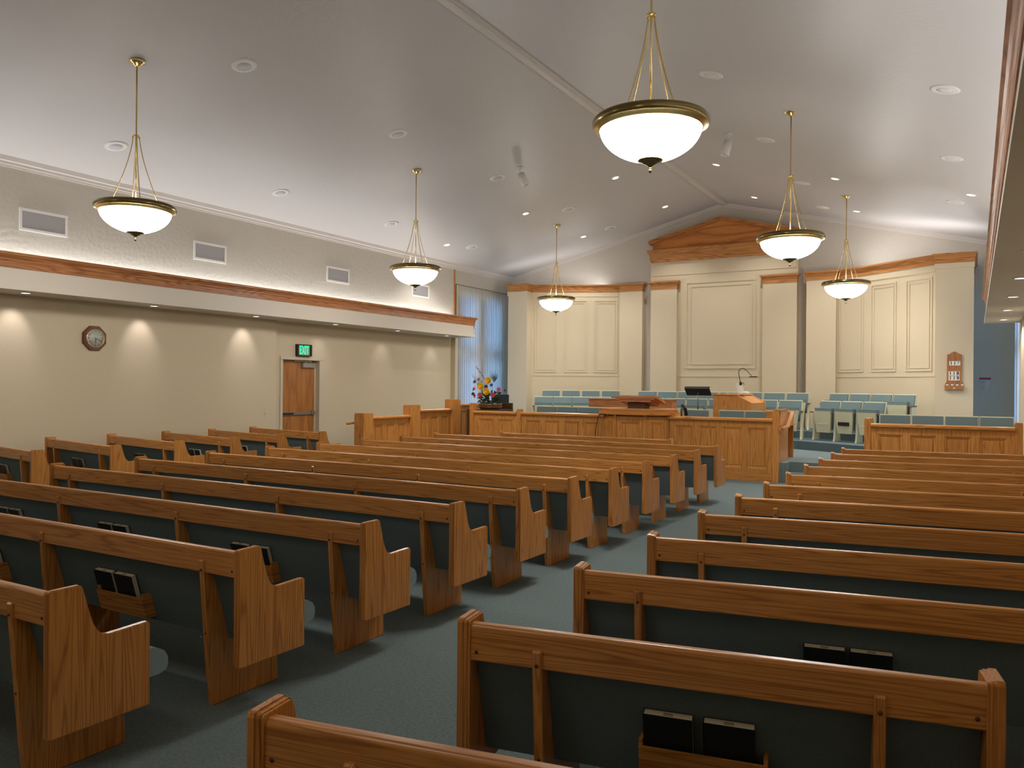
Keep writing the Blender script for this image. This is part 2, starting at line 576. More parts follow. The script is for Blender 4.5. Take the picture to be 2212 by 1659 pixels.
# baseboards along the two side walls
mb = MB(); mb.box(XL, XL + 0.015, YB, 10.87, 0, 0.1); struct(mb, 'baseboard_left', 'darkwood')
mb = MB(); mb.box(XR - 0.015, XR, YB, 16.86, 0, 0.1); struct(mb, 'baseboard_right', 'darkwood')

# soffits with oak crowns
CROWN = [(0.0, 0.0), (0.010, 0.0), (0.010, 0.085), (0.02, 0.095), (0.02, 0.115), (0.028, 0.135), (0.042, 0.155), (0.06, 0.165), (0.06, 0.20), (-0.03, 0.20), (-0.03, 0.0)]


def crown(path, z, name, mat, h=0.20):
    m_ = MB(); m_.sweep([(o, z + q * h / 0.20) for o, q in CROWN], path)
    return struct(m_, name, mat)


YS = 16.82
mb = MB()
mb.box(-11.9, -10.86, YB, YS, 2.77, 2.98)
mb.box(-10.86, -10.83, YB, YS, 2.77, 3.24)
mb.box(-11.45, -10.83, YS - 0.03, YS, 2.98, 3.24)
mb.box(-10.83, -10.805, YB, YS + 0.025, 2.77, 2.825, 0.004)
struct(mb, 'trim_soffit_left', 'trimwhite')
crown([(-10.83, YB), (-10.83, YS), (-11.45, YS)], 3.05, 'trim_crown_left', 'crown_y')
mb = MB(); mb.box(-11.455, -11.425, 16.80, 16.83, 3.2, 4.50); struct(mb, 'trim_oak_strip', 'crown_y')
mb = MB()
mb.box(0.20, 1.3, YB, YS, 2.77, 2.98)
mb.box(0.17, 0.20, YB, YS, 2.77, 3.24)
mb.box(0.17, 0.70, YS - 0.03, YS, 2.98, 3.24)
mb.box(0.145, 0.17, YB, YS + 0.025, 2.77, 2.825, 0.004)
struct(mb, 'trim_soffit_right', 'trimwhite')
crown([(0.70, YS), (0.17, YS), (0.17, YB)], 3.05, 'trim_crown_right', 'crown_y')

# cornice along ceiling: side walls and gable
mb = MB()
mb.prism([(XL, 4.50), (XL + 0.015, 4.50), (XL + 0.02, 4.53), (XL + 0.03, 4.535), (XL + 0.035, 4.57), (XL + 0.06, 4.58), (XL + 0.075, ceil_z(XL + 0.075)), (XL, ceil_z(XL))], YB, YF, 'Y')
struct(mb, 'trim_cornice_left', 'cornice')
mb = MB()
mb.prism([(XR, 4.50), (XR - 0.015, 4.50), (XR - 0.02, 4.53), (XR - 0.03, 4.535), (XR - 0.035, 4.57), (XR - 0.06, 4.58), (XR - 0.075, ceil_z(XR - 0.075)), (XR, ceil_z(XR))], YB, YF, 'Y')
struct(mb, 'trim_cornice_right', 'cornice')
mb = MB()
for d0, d1, t in ((0.0, 0.055, 0.05), (0.055, 0.10, 0.028)):
    for xe in (XL, XR):
        zz = ceil_z(xe)
        poly = [(XC, ZR - d0), (xe, zz - d0), (xe, zz - d1), (XC, ZR - d1)]
        mb.prism(poly, YF - t, YF, 'Y')
struct(mb, 'trim_cornice_front', 'cornice')

# front wall: left wing, centre bay, right wing (solid up to the cove floor at 4.10)
PLT = 4.08
LW = [(-10.74, YF), (-10.74, 18.33), (-10.17, 18.33), (-10.17, 18.63), (-8.06, 19.60), (-8.06, 19.54), (-7.44, 19.54), (-7.44, YF)]
mb = MB(); mb.prism(LW, 0, PLT, 'Z'); struct(mb, 'wall_front_left', 'wall')
RW = [(-3.36, YF), (-3.36, 19.30), (-2.72, 19.30), (-2.72, 19.40), (-0.68, 17.98), (-0.68, 17.88), (-0.02, 17.88), (-0.02, YF)]
mb = MB(); mb.prism(RW, 0, PLT, 'Z'); struct(mb, 'wall_front_right', 'wall')
# centre bay
mb = MB()
mb.box(-7.22, -3.60, 19.56, YF, 0, 4.80)
struct(mb, 'wall_front_centre', 'wall')
mb = MB(); mb.box(-7.17, -6.49, 19.45, 19.56, 0, 4.06); struct(mb, 'wall_front_pilaster', 'wall')
mb = MB(); mb.box(-4.38, -3.60, 19.45, 19.56, 0, 4.06); struct(mb, 'wall_front_pilaster.001', 'wall')
mb = MB(); mb.box(-7.19, -3.63, 19.545, 19.56, 4.40, 4.75); struct(mb, 'trim_1', 'wall')
crown(LW[0:4] + LW[4:7] + [LW[7]], 4.045, 'trim_crown_front_left', 'crown_x')
crown(RW[0:7] + [RW[7]], 4.045, 'trim_crown_front_right', 'crown_x')
crown([(-7.17, 19.56), (-7.17, 19.45), (-6.49, 19.45), (-6.49, 19.56)], 4.045, 'trim_crown_front', 'crown_x')
crown([(-4.38, 19.56), (-4.38, 19.45), (-3.60, 19.45), (-3.60, 19.56)], 4.045, 'trim_crown_front.001', 'crown_x')
# thin neck mould on the wing pilasters
mb = MB(); mb.box(-10.76, -10.15, 18.31, 18.35, 3.95, 4.05); struct(mb, 'trim_2', 'wall')
mb = MB(); mb.box(-0.70, -0.01, 17.86, 17.90, 3.95, 4.05); struct(mb, 'trim_3', 'wall')


def frame_on(mb, mat, s0, s1, z0, z1, w, t, inner=None):
    """raised picture-frame moulding in the plane y=0 of mat (x=s)"""
    for a, b2, c, d in ((s0, s1, z1 - w, z1), (s0, s1, z0, z0 + w), (s0, s0 + w, z0 + w, z1 - w), (s1 - w, s1, z0 + w, z1 - w)):
        mb.box(a, b2, -t, 0.0, c, d, 0.004, 0, mat)


def wall_frame(A, B):
    A = Vector((A[0], A[1], 0)); B = Vector((B[0], B[1], 0))
    return Matrix.Translation(A) @ Matrix.Rotation(math.atan2(B.y - A.y, B.x - A.x), 4, 'Z')


tn = 4
mt = wall_frame((-10.17, 18.63), (-8.06, 19.60))
for s0, s1 in ((0.06, 0.66), (0.85, 1.45), (1.63, 2.24)):
    mb = MB()
    frame_on(mb, mt, s0, s1, 1.93, 3.84, 0.03, 0.017)
    frame_on(mb, mt, s0 + 0.06, s1 - 0.06, 1.99, 3.78, 0.03, 0.013)
    struct(mb, 'trim_%d' % tn, 'wall'); tn += 1
mb = MB(); mb.box(0.0, 2.26, -0.012, 0, 1.835, 1.86, 0.003, 0, mt); mb.box(0.0, 2.26, -0.012, 0, 3.93, 3.95, 0.003, 0, mt)
struct(mb, 'trim_%d' % tn, 'wall'); tn += 1
mt = wall_frame((-2.72, 19.40), (-0.68, 17.98))
for s0, s1 in ((0.07, 0.75), (0.94, 1.58), (1.81, 2.42)):
    mb = MB()
    frame_on(mb, mt, s0, s1, 1.93, 3.82, 0.03, 0.017)
    frame_on(mb, mt, s0 + 0.06, s1 - 0.06, 1.99, 3.76, 0.03, 0.013)
    struct(mb, 'trim_%d' % tn, 'wall'); tn += 1
mb = MB(); mb.box(0.0, 2.48, -0.012, 0, 1.82, 1.845, 0.003, 0, mt); mb.box(0.0, 2.48, -0.012, 0, 3.91, 3.93, 0.003, 0, mt)
struct(mb, 'trim_%d' % tn, 'wall'); tn += 1
mt = wall_frame((-6.49, 19.56), (-4.38, 19.56))
mb = MB()
frame_on(mb, mt, 0.20, 1.93, 2.03, 4.20, 0.035, 0.018)
frame_on(mb, mt, 0.31, 1.84, 2.13, 4.10, 0.035, 0.014)
struct(mb, 'trim_%d' % tn, 'wall'); tn += 1
mb = MB(); mb.box(0.0, 2.11, -0.012, 0, 1.83, 1.855, 0.003, 0, mt)
struct(mb, 'trim_%d' % tn, 'wall'); tn += 1

# carpeted platform and tiers
mb = MB()
mb.box(-11.6, -2.68, 13.74, YF, 0.0, 0.33)
mb.box(-2.68, -1.36, 14.0, YF, 0.0, 0.33)
mb.box(-2.68, -1.36, 13.70, 14.0, 0.0, 0.165)
mb.box(-1.36, 0.7, 13.02, YF, 0.0, 0.33)
struct(mb, 'floor_platform', 'carpet')
mb = MB()
mb.prism([(-7.9, 16.95), (-3.1, 16.95), (-1.0, 15.75), (-0.02, 15.75), (-0.02, 17.9), (-2.7, 19.3), (-3.3, 19.4), (-7.5, 19.5), (-8.1, 19.5), (-10.1, 18.6), (-10.1, 15.9), (-9.9, 15.9)], 0.33, 0.50, 'Z')
struct(mb, 'floor_tier', 'carpet2')
mb = MB()
mb.prism([(-7.75, 18.0), (-3.0, 18.0), (-1.0, 16.9), (-0.3, 16.9), (-0.3, 17.85), (-0.66, 17.9), (-2.7, 19.28), (-3.3, 19.35), (-7.5, 19.45), (-8.1, 19.5), (-10.1, 18.55), (-10.1, 17.1), (-9.8, 17.1)], 0.50, 0.65, 'Z')
struct(mb, 'floor_tier.001', 'carpet2')
mb = MB(); mb.prism([(11.1, 0.0), (13.74, 0.33), (13.74, 0.0)], -11.57, -9.75, 'X'); struct(mb, 'floor_ramp', 'carpet')

# pediment
mb = MB()
mb.prism([(-7.15, 5.04), (-3.66, 5.04), (-3.66, 5.24), (XC, 5.68), (-7.15, 5.24)], 19.50, YF, 'Y')
ped = struct(mb, 'trim_pediment', 'ped_x')
mb = MB()
y0 = 19.50
PB = [(0, 4.745), (0.03, 4.745), (0.035, 4.78), (0.05, 4.80), (0.05, 4.90), (0.07, 4.93), (0.10, 4.99), (0.11, 5.0), (0.11, 5.05), (0, 5.06), (-0.05, 5.06), (-0.05, 4.745)]
mb.sweep(PB, [(-7.16, YF), (-7.16, y0), (-3.64, y0), (-3.64, YF)])
mb.build('entablature', 'crown_x', ped)
for sgn, nm in ((-1, 'raking_moulding'), (1, 'raking_moulding')):
    mb = MB()
    xe = -7.24 if sgn < 0 else -3.56
    for t, d0, d1 in ((0.10, 0.0, 0.045), (0.065, 0.045, 0.085)):
        mb.prism([(XC, 5.755 - d0), (xe, 5.755 - d0 - 0.2486 * abs(xe - XC)), (xe, 5.755 - d1 - 0.2486 * abs(xe - XC)), (XC, 5.755 - d1)], y0 - t, YF, 'Y')
    mb.build(nm, 'crown_x', ped)

# curtains
def curtain(name, x, y0_, y1_, z0, z1, amp, folds, label, seed):
    rnd = random.Random(seed)
    bm = bmesh.new()
    n = folds * 8
    ph = [rnd.uniform(-0.25, 0.25) for _ in range(folds + 1)]
    cols = []
    for i in range(n + 1):
        t = i / n
        f = t * folds
        w = ph[int(f) % len(ph)]
        vs = []
        for z, k in ((z1, 0.6), (z1 - 0.12, 0.7), (z1 - 0.3, 0.9), ((z0 + z1) / 2, 1.0), (z0, 1.1)):
            vs.append(bm.verts.new((x + amp * k * math.cos(2 * PI * f + w * 2) * (0.75 + 0.5 * w), y0_ + (y1_ - y0_) * t + 0.012 * math.sin(2 * PI * f) * k, z)))
        cols.append(vs)
    for i in range(n):
        for k in range(4):
            f = bm.faces.new((cols[i][k], cols[i + 1][k], cols[i + 1][k + 1], cols[i][k + 1])); f.smooth = True
    me = bpy.data.meshes.new(name); bm.to_mesh(me); bm.free()
    me.materials.append(M['sheer'])
    o = bpy.data.objects.new(name, me); COL.objects.link(o)
    return tag(o, label, 'curtain')


curtain('sheer_curtain', -11.50, 16.98, 19.62, 0.42, 4.14, 0.035, 30, 'white sheer pleated curtain over the blue dusk window behind the flowers', 3)
curtain('sheer_curtain', XR + 0.03, 16.98, 19.62, 0.42, 4.14, 0.035, 30, 'sheer curtain seen edge-on past the hymn board at the picture edge', 5)

# ------------------------------------------------------------------ pews
END = [(0, 0.25), (0, 0.787), (0.004, 0.796), (0.013, 0.80), (0.118, 0.80), (0.128, 0.795), (0.134, 0.785), (0.152, 0.72), (0.168, 0.665), (0.182, 0.63), (0.197, 0.605), (0.216, 0.590), (0.24, 0.583), (0.412, 0.588), (0.421, 0.584), (0.425, 0.575), (0.425, 0.246), (0.418, 0.24), (0.008, 0.242)]


def inset(poly, d):
    n = len(poly); out = []
    cx = sum(p[0] for p in poly) / n
    for i in range(n):
        a, p, b = Vector(poly[i - 1]), Vector(poly[i]), Vector(poly[(i + 1) % n])
        d0, d1 = (p - a).normalized(), (b - p).normalized()
        n0, n1 = Vector((d0.y, -d0.x)), Vector((d1.y, -d1.x))
        mm = (n0 + n1).normalized()
        out.append(tuple(p + mm * d / max(0.4, mm.dot(n0))))
    return out


END_I = inset(END, 0.004)
END_J = inset(END, 0.008)
END_M = {}


def end_panel_mesh(parent, x_out, s):
    """x_out: outer face; s=+1 when the pew lies at larger x"""
    key = round(s)
    if key not in END_M:
        m_ = MB()
        lay = ((0.0, 0.003, END_I), (0.003, 0.022, END), (0.022, 0.025, END_I), (0.025, 0.036, END_I), (0.036, 0.044, END_J))
        for a, b2, pl in lay:
            a, b2 = (a, b2) if s > 0 else (-b2, -a)
            m_.prism(pl, a, b2, 'X')
        # bevel look between layers comes from the stepped outlines
        END_M[key] = m_.build('end_panel', 'oak_z', parent, (x_out, 0, 0))
        return END_M[key]
    o = END_M[key].copy(); COL.objects.link(o); o.parent = parent; o.location = (x_out, 0, 0)
    return o


BRACE = [(0.0, 0.716), (0.006, 0.722), (0.035, 0.722), (0.052, 0.70), (0.155, 0.34), (0.175, 0.333), (0.46, 0.333), (0.475, 0.32), (0.492, 0.0), (0.068, 0.0), (0.05, 0.16)]
SHARED = {}


def shared(key, fn, parent, loc):
    if key not in SHARED:
        o = fn()
        o.parent = parent; o.location = loc
        SHARED[key] = o
        return o
    o = SHARED[key].copy(); COL.objects.link(o); o.parent = parent; o.location = loc
    for c in list(SHARED[key].children):
        d = c.copy(); COL.objects.link(d); d.parent = o
    return o


def mk_brace():
    m_ = MB(); m_.prism(BRACE, -0.016, 0.016, 'X', bev=0.004)
    for z in (0.675, 0.36):
        yy = 0.0 if z > 0.5 else 0.032
        m_.tube([(0, yy - 0.0015, z), (0, yy + 0.01, z)], 0.006, 10, mi=1)
    return m_.build('support_brace', ['oak_z', 'plug'])


def surf(z):
    return 0.055 + (0.69 - z) * 0.276


RW_ = 0.39


def mk_rack():
    m_ = MB()
    w = RW_ / 2
    # front board, two side cheeks, bottom
    def sl(y0_, y1_, z0, z1):   # leaning slab offsets measured from the fabric surface
        return [(surf(z0) + y0_, z0), (surf(z0) + y1_, z0), (surf(z1) + y1_, z1), (surf(z1) + y0_, z1)]
    m_.prism(sl(-0.062, -0.050, 0.335, 0.445), -w, w, 'X', bev=0.002)
    for a in (-w, w - 0.012):
        m_.prism(sl(-0.050, 0.0, 0.335, 0.465), a, a + 0.012, 'X')
    m_.prism(sl(-0.050, 0.0, 0.335, 0.343), -w + 0.012, w - 0.012, 'X')
    return m_.build('book_rack', 'oak_h')


def pew(name, label, L_, braces, racks, loc, rotz, group, ends=(True, True)):
    t = thing(name, label, 'pew', loc, rotz, group)
    end_panel_mesh(t, 0.0, 1)
    end_panel_mesh(t, L_, -1)
    # top rail: rounded top
    key = 'rail%.2f' % L_
    def mk():
        m_ = MB()
        pr = [(0.018, 0.660), (0.014, 0.664)]
        pr += [(0.014 + 0.014 * (1 - math.cos(k * PI / 12)), 0.768 + 0.014 * math.sin(k * PI / 12)) for k in range(7)]
        pr += [(0.060 - 0.014 * (1 - math.sin(k * PI / 12 )) , 0.768 + 0.014 * math.cos(k * PI / 12)) for k in range(1, 7)]
        pr += [(0.060, 0.660)]
        m_.prism(pr, 0.04, L_ - 0.04, 'X')
        for f in m_.bm.faces:
            f.smooth = False
        for x in (0.065, L_ - 0.065):
            m_.tube([(x, 0.0125, 0.69), (x, 0.03, 0.69)], 0.0065, 10, mi=1)
        return m_.build('top_rail', ['oak_x', 'plug'])
    shared(key, mk, t, (0, 0, 0))
    def mkb():
        m_ = MB()
        m_.prism([(surf(0.672), 0.672), (surf(0.672) + 0.045, 0.672), (surf(0.31) + 0.05, 0.31), (surf(0.31), 0.31)], 0.042, L_ - 0.042, 'X', bev=0.004)
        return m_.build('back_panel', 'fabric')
    shared('bk%.2f' % L_, mkb, t, (0, 0, 0))
    def mks():
        m_ = MB()
        pr = [(0.175, 0.345), (0.175, 0.45), (0.20, 0.462), (0.44, 0.458), (0.49, 0.450), (0.525, 0.43), (0.543, 0.40), (0.545, 0.37), (0.535, 0.345), (0.50, 0.335), (0.42, 0.335)]
        m_.prism(pr, 0.044, L_ - 0.044, 'X')
        for f in m_.bm.faces:
            if len(f.verts) == 4: f.smooth = True
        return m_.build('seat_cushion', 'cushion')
    shared('st%.2f' % L_, mks, t, (0, 0, 0))
    for x in braces:
        shared('brace', mk_brace, t, (x, 0, 0))
    for x in racks:
        shared('rack', mk_rack, t, (x, 0, 0))
    return t


BOOK = None


def hymnal(loc, rotz, label, group='black hymnals standing in the pew racks', tilt=0.0):
    global BOOK
    if BOOK is None:
        t = thing('hymnal', label, 'book', loc, rotz, group)
        w, h, d = 0.152, 0.213, 0.030
        m_ = MB()
        m_.box(0, w, 0, 0.0025, 0, h, 0.0008); m_.box(0, w, d - 0.0025, d, 0, h, 0.0008); m_.box(-0.001, 0.0025, 0, d, 0, h, 0.0008)
        m_.build('cover', 'bookblack', t)
        m_ = MB()
        m_.box(0.0025, w - 0.0015, 0.0025, d - 0.0025, 0.001, h - 0.0005, 0.0)
        # owner stamp on the top edge of the pages
        for k in range(3):
            m_.box(0.062, 0.092, 0.008 + k * 0.005, 0.0098 + k * 0.005, h - 0.0005, h - 0.0001, 0, 1)
        m_.build('page_block', ['pages', 'ink'], t)
        BOOK = t
    else:
        t = dup(BOOK, loc, rotz, label, group)
    t.rotation_euler = (math.radians(-15.4), 0, rotz) if False else t.rotation_euler
    t.rotation_mode = 'XYZ'
    t.rotation_euler = (-math.atan(0.276) * -1, 0, rotz)
    return t


def books_in(pt, xs, rotz, who):
    """pt: pew root; xs: left edges of the books in pew coordinates"""
    z0 = 0.345
    for i, x in enumerate(xs):
        lx, ly = x, surf(z0) - 0.036
        c, s = math.cos(rotz), math.sin(rotz)
        loc = (pt.location.x + c * lx - s * ly, pt.location.y + s * lx + c * ly, z0)
        hymnal(loc, rotz, who[i])


GL = 'long oak pews of the middle block'
LX0, LLEN = -2.96 - 4.63, 4.63
pewsL = {}
for i in range(1, 12):
    n = 12 - i
    lab = 'long oak pew of the middle block, %s row counting back from the pulpit' % ORD[n]
    br = [LLEN - 0.27, LLEN - 1.63, LLEN - 2.98, LLEN - 4.33]
    rk = []
    if i == 1: rk = [LLEN - 1.0]
    if i == 2: rk = [LLEN - 1.0, LLEN - 2.38]
    if i == 3: rk = [LLEN - 1.0, LLEN - 2.38, LLEN - 3.75]
    pewsL[i] = pew('church_pew', lab, LLEN, br, rk, (LX0, 0.8171 + 0.8878 * i, 0), 0.0, GL)
pew('church_pew', 'shortest middle-block oak pew, directly in front of the pulpit rail', 2.98, [0.3, 1.5, 2.68], [], (-6.90, 11.53, 0), 0.0, GL)

TR_ = 0.171
GR = 'angled oak pews on the hymn board side'
pewsR = {}
for i in range(0, 12):
    n = 11 - i
    LR = 1.595 if i <= 1 else 2.16
    br = [0.28, 1.29] if i <= 1 else [0.28, 1.88]
    rk = [0.795] if i <= 1 else ([1.10] if i <= 3 else [])
    lab = 'angled oak pew, hymn board side of the aisle, %s row back from the pulpit' % ORD[n]
    pewsR[i] = pew('church_pew', lab, LR, br, rk, (-1.492, 1.3305 + 0.895 * i, 0), TR_, GR)

TLL = -0.1704
GLL = 'short angled oak pews along the clock wall'
pewsLL = {}
LLP = {1: 5.10, 2: 6.06, 3: 6.98, 4: 7.91, 5: 8.81, 6: 9.70}
for i in range(1, 7):
    LLn = 2.06
    P0 = Vector((-9.22, LLP[i], 0)) - Vector((math.cos(TLL), math.sin(TLL), 0)) * LLn
    lab = 'short oak pew against the clock wall, %s row back from the exit door' % ORD[6 - i]
    pewsLL[i] = pew('church_pew', lab, LLn, [0.27, LLn - 0.35], [LLn - 1.15], tuple(P0), TLL, GLL)


def pair(side):
    return ['black hymnal in the rack on %s, book nearer the %s' % (side, w) for w in ('clock wall', 'aisle')]


def pr2(side, a, b2):
    return ['black hymnal nearer %s, %s' % (w, side) for w in (a, b2)]


books_in(pewsL[2], [LLEN - 1.245 + 0.03, LLEN - 1.05 + 0.01], 0, pr2('eleventh middle pew from the pulpit', 'the clock wall', 'the aisle'))
books_in(pewsL[2], [LLEN - 2.38 + 0.01], 0, ['black hymnal cut by the picture edge, eleventh middle pew from the pulpit'])
books_in(pewsL[3], [LLEN - 1.165 + 0.0, LLEN - 1.0 + 0.01], 0, pr2('tenth middle pew from pulpit, rack beside centre aisle', 'clock wall', 'aisle'))
books_in(pewsL[3], [LLEN - 2.575, LLEN - 2.40], 0, pr2('tenth middle pew from pulpit, middle rack', 'clock wall', 'aisle'))
books_in(pewsL[3], [LLEN - 3.94, LLEN - 3.765], 0, pr2('tenth middle pew from pulpit, rack by clock side', 'clock wall', 'aisle'))
books_in(pewsR[1], [0.615, 0.80], TR_, pr2('eleventh hymn-board-side pew from the pulpit', 'the aisle', 'the pew end'))
books_in(pewsR[2], [0.935, 1.105], TR_, pr2('tenth hymn-board-side pew from the pulpit', 'the aisle', 'the side wall'))
books_in(pewsR[3], [0.93, 1.10], TR_, pr2('ninth hymn-board-side pew, only page edge showing', 'the aisle', 'the side wall'))
for i in range(1, 7):
    L0 = 2.06 - 1.15
    books_in(pewsLL[i], [L0 - 0.165, L0 + 0.008], TLL, pr2('%s clock-wall pew back from the exit door' % ORD[6 - i], 'the wall', 'the aisle'))

# ------------------------------------------------------------------ fences of raised oak panels
CAP = [(-0.055, 0.0), (-0.045, 0.0), (0.03, 0.0), (0.05, 0.018), (0.062, 0.02), (0.062, 0.046), (0.05, 0.06), (0.03, 0.066), (-0.03, 0.066), (-0.055, 0.06)]


def fence_run(parent, p0, p1, z0, zt, n, th=0.04, skirt=True, cap=True):
    """panelled run from p0 to p1; the panelled face looks to the right of travel"""
    p0, p1 = Vector(p0), Vector(p1)
    Ln = (p1 - p0).length
    ang = math.atan2(p1.y - p0.y, p1.x - p0.x)
    mt_ = Matrix.Translation((p0.x, p0.y, 0)) @ Matrix.Rotation(ang, 4, 'Z')
    st = 0.09
    zb = z0 + (0.14 if skirt else 0.02)
    ztp = zt - 0.066
    pitch = (Ln - st) / n
    m_ = MB()
    m_.box(0, Ln, 0.012, th, z0, ztp, 0, 0, mt_)
    m_.box(0, Ln, -0.012, 0.014, ztp - 0.09, ztp, 0, 0, mt_)
    m_.box(0, Ln, -0.012, 0.014, zb, zb + 0.07, 0, 0, mt_)
    for k in range(n + 1):
        m_.box(k * pitch, k * pitch + st, -0.012, 0.014, zb + 0.07, ztp - 0.09, 0, 0, mt_)
    m_.build('panel_frame', 'oak_z', parent)
    for k in range(n):
        a, b2 = k * pitch + st, (k + 1) * pitch
        za, zc = zb + 0.07, ztp - 0.09
        q = MB()
        e = 0.045
        vo = [(a, za), (b2, za), (b2, zc), (a, zc)]
        vi = [(a + e, za + e), (b2 - e, za + e), (b2 - e, zc - e), (a + e, zc - e)]
        # sloping cove then raised field
        O = [q.bm.verts.new(mt_ @ Vector((x, -0.012, z))) for x, z in vo]
        I = [q.bm.verts.new(mt_ @ Vector((x, 0.011, z))) for x, z in vi]
        vj = [(a + e + 0.006, za + e + 0.006), (b2 - e - 0.006, za + e + 0.006), (b2 - e - 0.006, zc - e - 0.006), (a + e + 0.006, zc - e - 0.006)]
        J = [q.bm.verts.new(mt_ @ Vector((x, -0.001, z))) for x, z in vj]
        for u in range(4):
            v = (u + 1) % 4
            q.bm.faces.new((O[u], O[v], I[v], I[u])); q.bm.faces.new((I[u], I[v], J[v], J[u]))
        q.bm.faces.new(J)
        q.build('raised_panel', 'oak_z', parent)
    if skirt:
        q = MB(); q.box(0, Ln, -0.022, 0.005, z0, zb - 0.02, 0.004, 0, mt_); q.box(0, Ln, -0.017, 0.005, zb - 0.02, zb, 0.004, 0, mt_)
        q.build('skirting', 'oak_x', parent)
    if cap:
        q = MB(); q.sweep([(o - 0.0, ztp + z) for o, z in CAP], [tuple(p0), tuple(p1)])
        q.build('rail_cap', 'oak_h', parent)


def post(parent, x0, x1, y0_, y1_, z0, z1, name='post'):
    q = MB(); q.box(x0, x1, y0_, y1_, z0, z1 - 0.02, 0.004)
    q.box(x0 + 0.006, x1 - 0.006, y0_ + 0.006, y1_ - 0.006, z1 - 0.03, z1, 0.008)
    return q.build(name, 'oak_z', parent)


YFN = 13.70
f1 = thing('choir_rail', 'long panelled oak rail in front of the pulpit and choir seats', 'railing', (0, 0, 0))
fence_run(f1, (-8.80, YFN), (-7.80, YFN), 0, 1.06, 2)
fence_run(f1, (-7.70, YFN), (-5.93, YFN), 0, 1.06, 4)
fence_run(f1, (-4.68, YFN), (-2.90, YFN), 0, 1.06, 4)
post(f1, -8.90, -8.80, YFN - 0.03, YFN + 0.06, 0, 1.21)
post(f1, -7.80, -7.70, YFN - 0.03, YFN + 0.06, 0, 1.11)
post(f1, -2.90, -2.80, YFN - 0.03, YFN + 0.06, 0, 1.215)
# side wall returning towards the choir, with the short stair handrail on it
q = MB(); q.box(-2.84, -2.79, YFN + 0.05, 14.36, 0.0, 1.20, 0.004); q.build('side_wall', 'oak_z', f1)
q = MB(); q.box(-2.85, -2.78, YFN - 0.03, 14.38, 1.19, 1.215, 0.006); q.build('rail_cap', 'oak_y', f1)
q = MB()
q.prism([(13.62, 0.905), (14.06, 0.905), (14.45, 1.14), (14.45, 1.165), (14.05, 0.93), (13.62, 0.93)], -2.76, -2.70, 'X', bev=0.004)
q.box(-2.80, -2.74, 13.70, 13.73, 0.86, 0.905)
q.build('handrail', 'brightwood', f1)

f2 = thing('choir_rail', 'short panelled oak rail with two end posts before the choir chairs below the hymn board', 'railing', (0, 0, 0))
YR = 13.0
fence_run(f2, (-1.33, YR), (0.49, YR), 0, 1.06, 4)
post(f2, -1.42, -1.33, YR - 0.03, YR + 0.35, 0, 1.13)
post(f2, 0.49, 0.58, YR - 0.03, YR + 0.35, 0, 1.12)

f3 = thing('ramp_railing', 'stepped panelled oak railing with three newel posts climbing the side ramp', 'railing', (0, 0, 0))
RX = -9.60
for a, b2, zt, zz in ((11.42, 12.56, 0.985, 0.0), (12.85, 13.99, 1.085, 0.16)):
    fence_run(f3, (RX, a), (RX, b2), zz, zt, 3, skirt=False)
fence_run(f3, (RX, 14.28), (RX, 15.4), 0.33, 1.175, 3, skirt=False)
for a, zt in ((11.12, 1.05), (12.55, 1.175), (13.98, 1.27)):
    post(f3, RX - 0.13, RX + 0.09, a, a + 0.27, 0, zt, 'newel_post')
q = MB()
q.tube([(RX - 0.20, 11.0, 0.86), (RX - 0.20, 13.9, 0.98)], 0.022, 10)
q.prism([(RX - 0.22, 0.84), (RX - 0.13, 0.74), (RX - 0.13, 0.66), (RX - 0.24, 0.82)], 11.25, 11.29, 'Y')
q.build('handrail', 'oak_y', f3)

# ------------------------------------------------------------------ pulpit
pul = thing('pulpit', 'oak pulpit with three panelled faces bulging from the choir rail', 'pulpit', (0, 0, 0))
plan = [(-5.93, YFN + 0.02), (-5.62, YFN - 0.24), (-5.05, YFN - 0.24), (-4.72, YFN + 0.02)]
q = MB(); q.prism([(-5.9, YFN + 0.7), (-5.9, YFN + 0.06), (-5.6, YFN - 0.19), (-5.07, YFN - 0.19), (-4.75, YFN + 0.06), (-4.95, YFN + 0.7)], 0.0, 1.07, 'Z')
q.build('body', 'oak_z', pul)
for a, b2 in zip(plan[:-1], plan[1:]):
    fence_run(pul, a, b2, 0, 1.10, 1, th=0.03, cap=False)
for (x, y) in plan:
    q = MB(); q.box(x - 0.025, x + 0.025, y - 0.03, y + 0.02, 0, 1.07, 0.006); q.build('corner_post', 'oak_z', pul)
cp = [(-6.0, YFN + 0.72), (-6.0, YFN - 0.02), (-5.66, YFN - 0.30), (-5.01, YFN - 0.30), (-4.55, YFN + 0.04), (-4.84, YFN + 0.72)]
q = MB()
q.prism(inset([p for p in cp], 0.05), 1.07, 1.10, 'Z'); q.prism(inset(cp, 0.03), 1.10, 1.125, 'Z'); q.prism(inset(cp, 0.01), 1.125, 1.14, 'Z'); q.prism(cp, 1.14, 1.175, 'Z', bev=0.006)
q.build('top_cap', 'oak_h', pul)
q = MB(); q.box(-5.52, -5.19, 13.80, 14.05, 1.17, 1.27); q.build('riser_box', 'darkwood', pul)
q = MB()
mt_ = Matrix.Translation((-5.34, 13.92, 1.33)) @ Matrix.Rotation(math.radians(-12), 4, 'X')
q.box(-0.41, 0.41, -0.25, 0.28, -0.012, 0.03, 0.008, 0, mt_)
q.box(-0.37, 0.37, -0.23, 0.26, -0.035, -0.012, 0.006, 0, mt_)
q.box(-0.30, 0.30, -0.20, 0.22, -0.075, -0.035, 0.006, 0, mt_)
q.build('reading_desk', 'redwood', pul)
q = MB(); q.tube([(-4.66, 14.3, 1.25), (-4.6, 14.33, 1.18), (-4.58, 14.33, 1.05)], 0.03, 8); q.build('microphone_arm', 'black', pul)

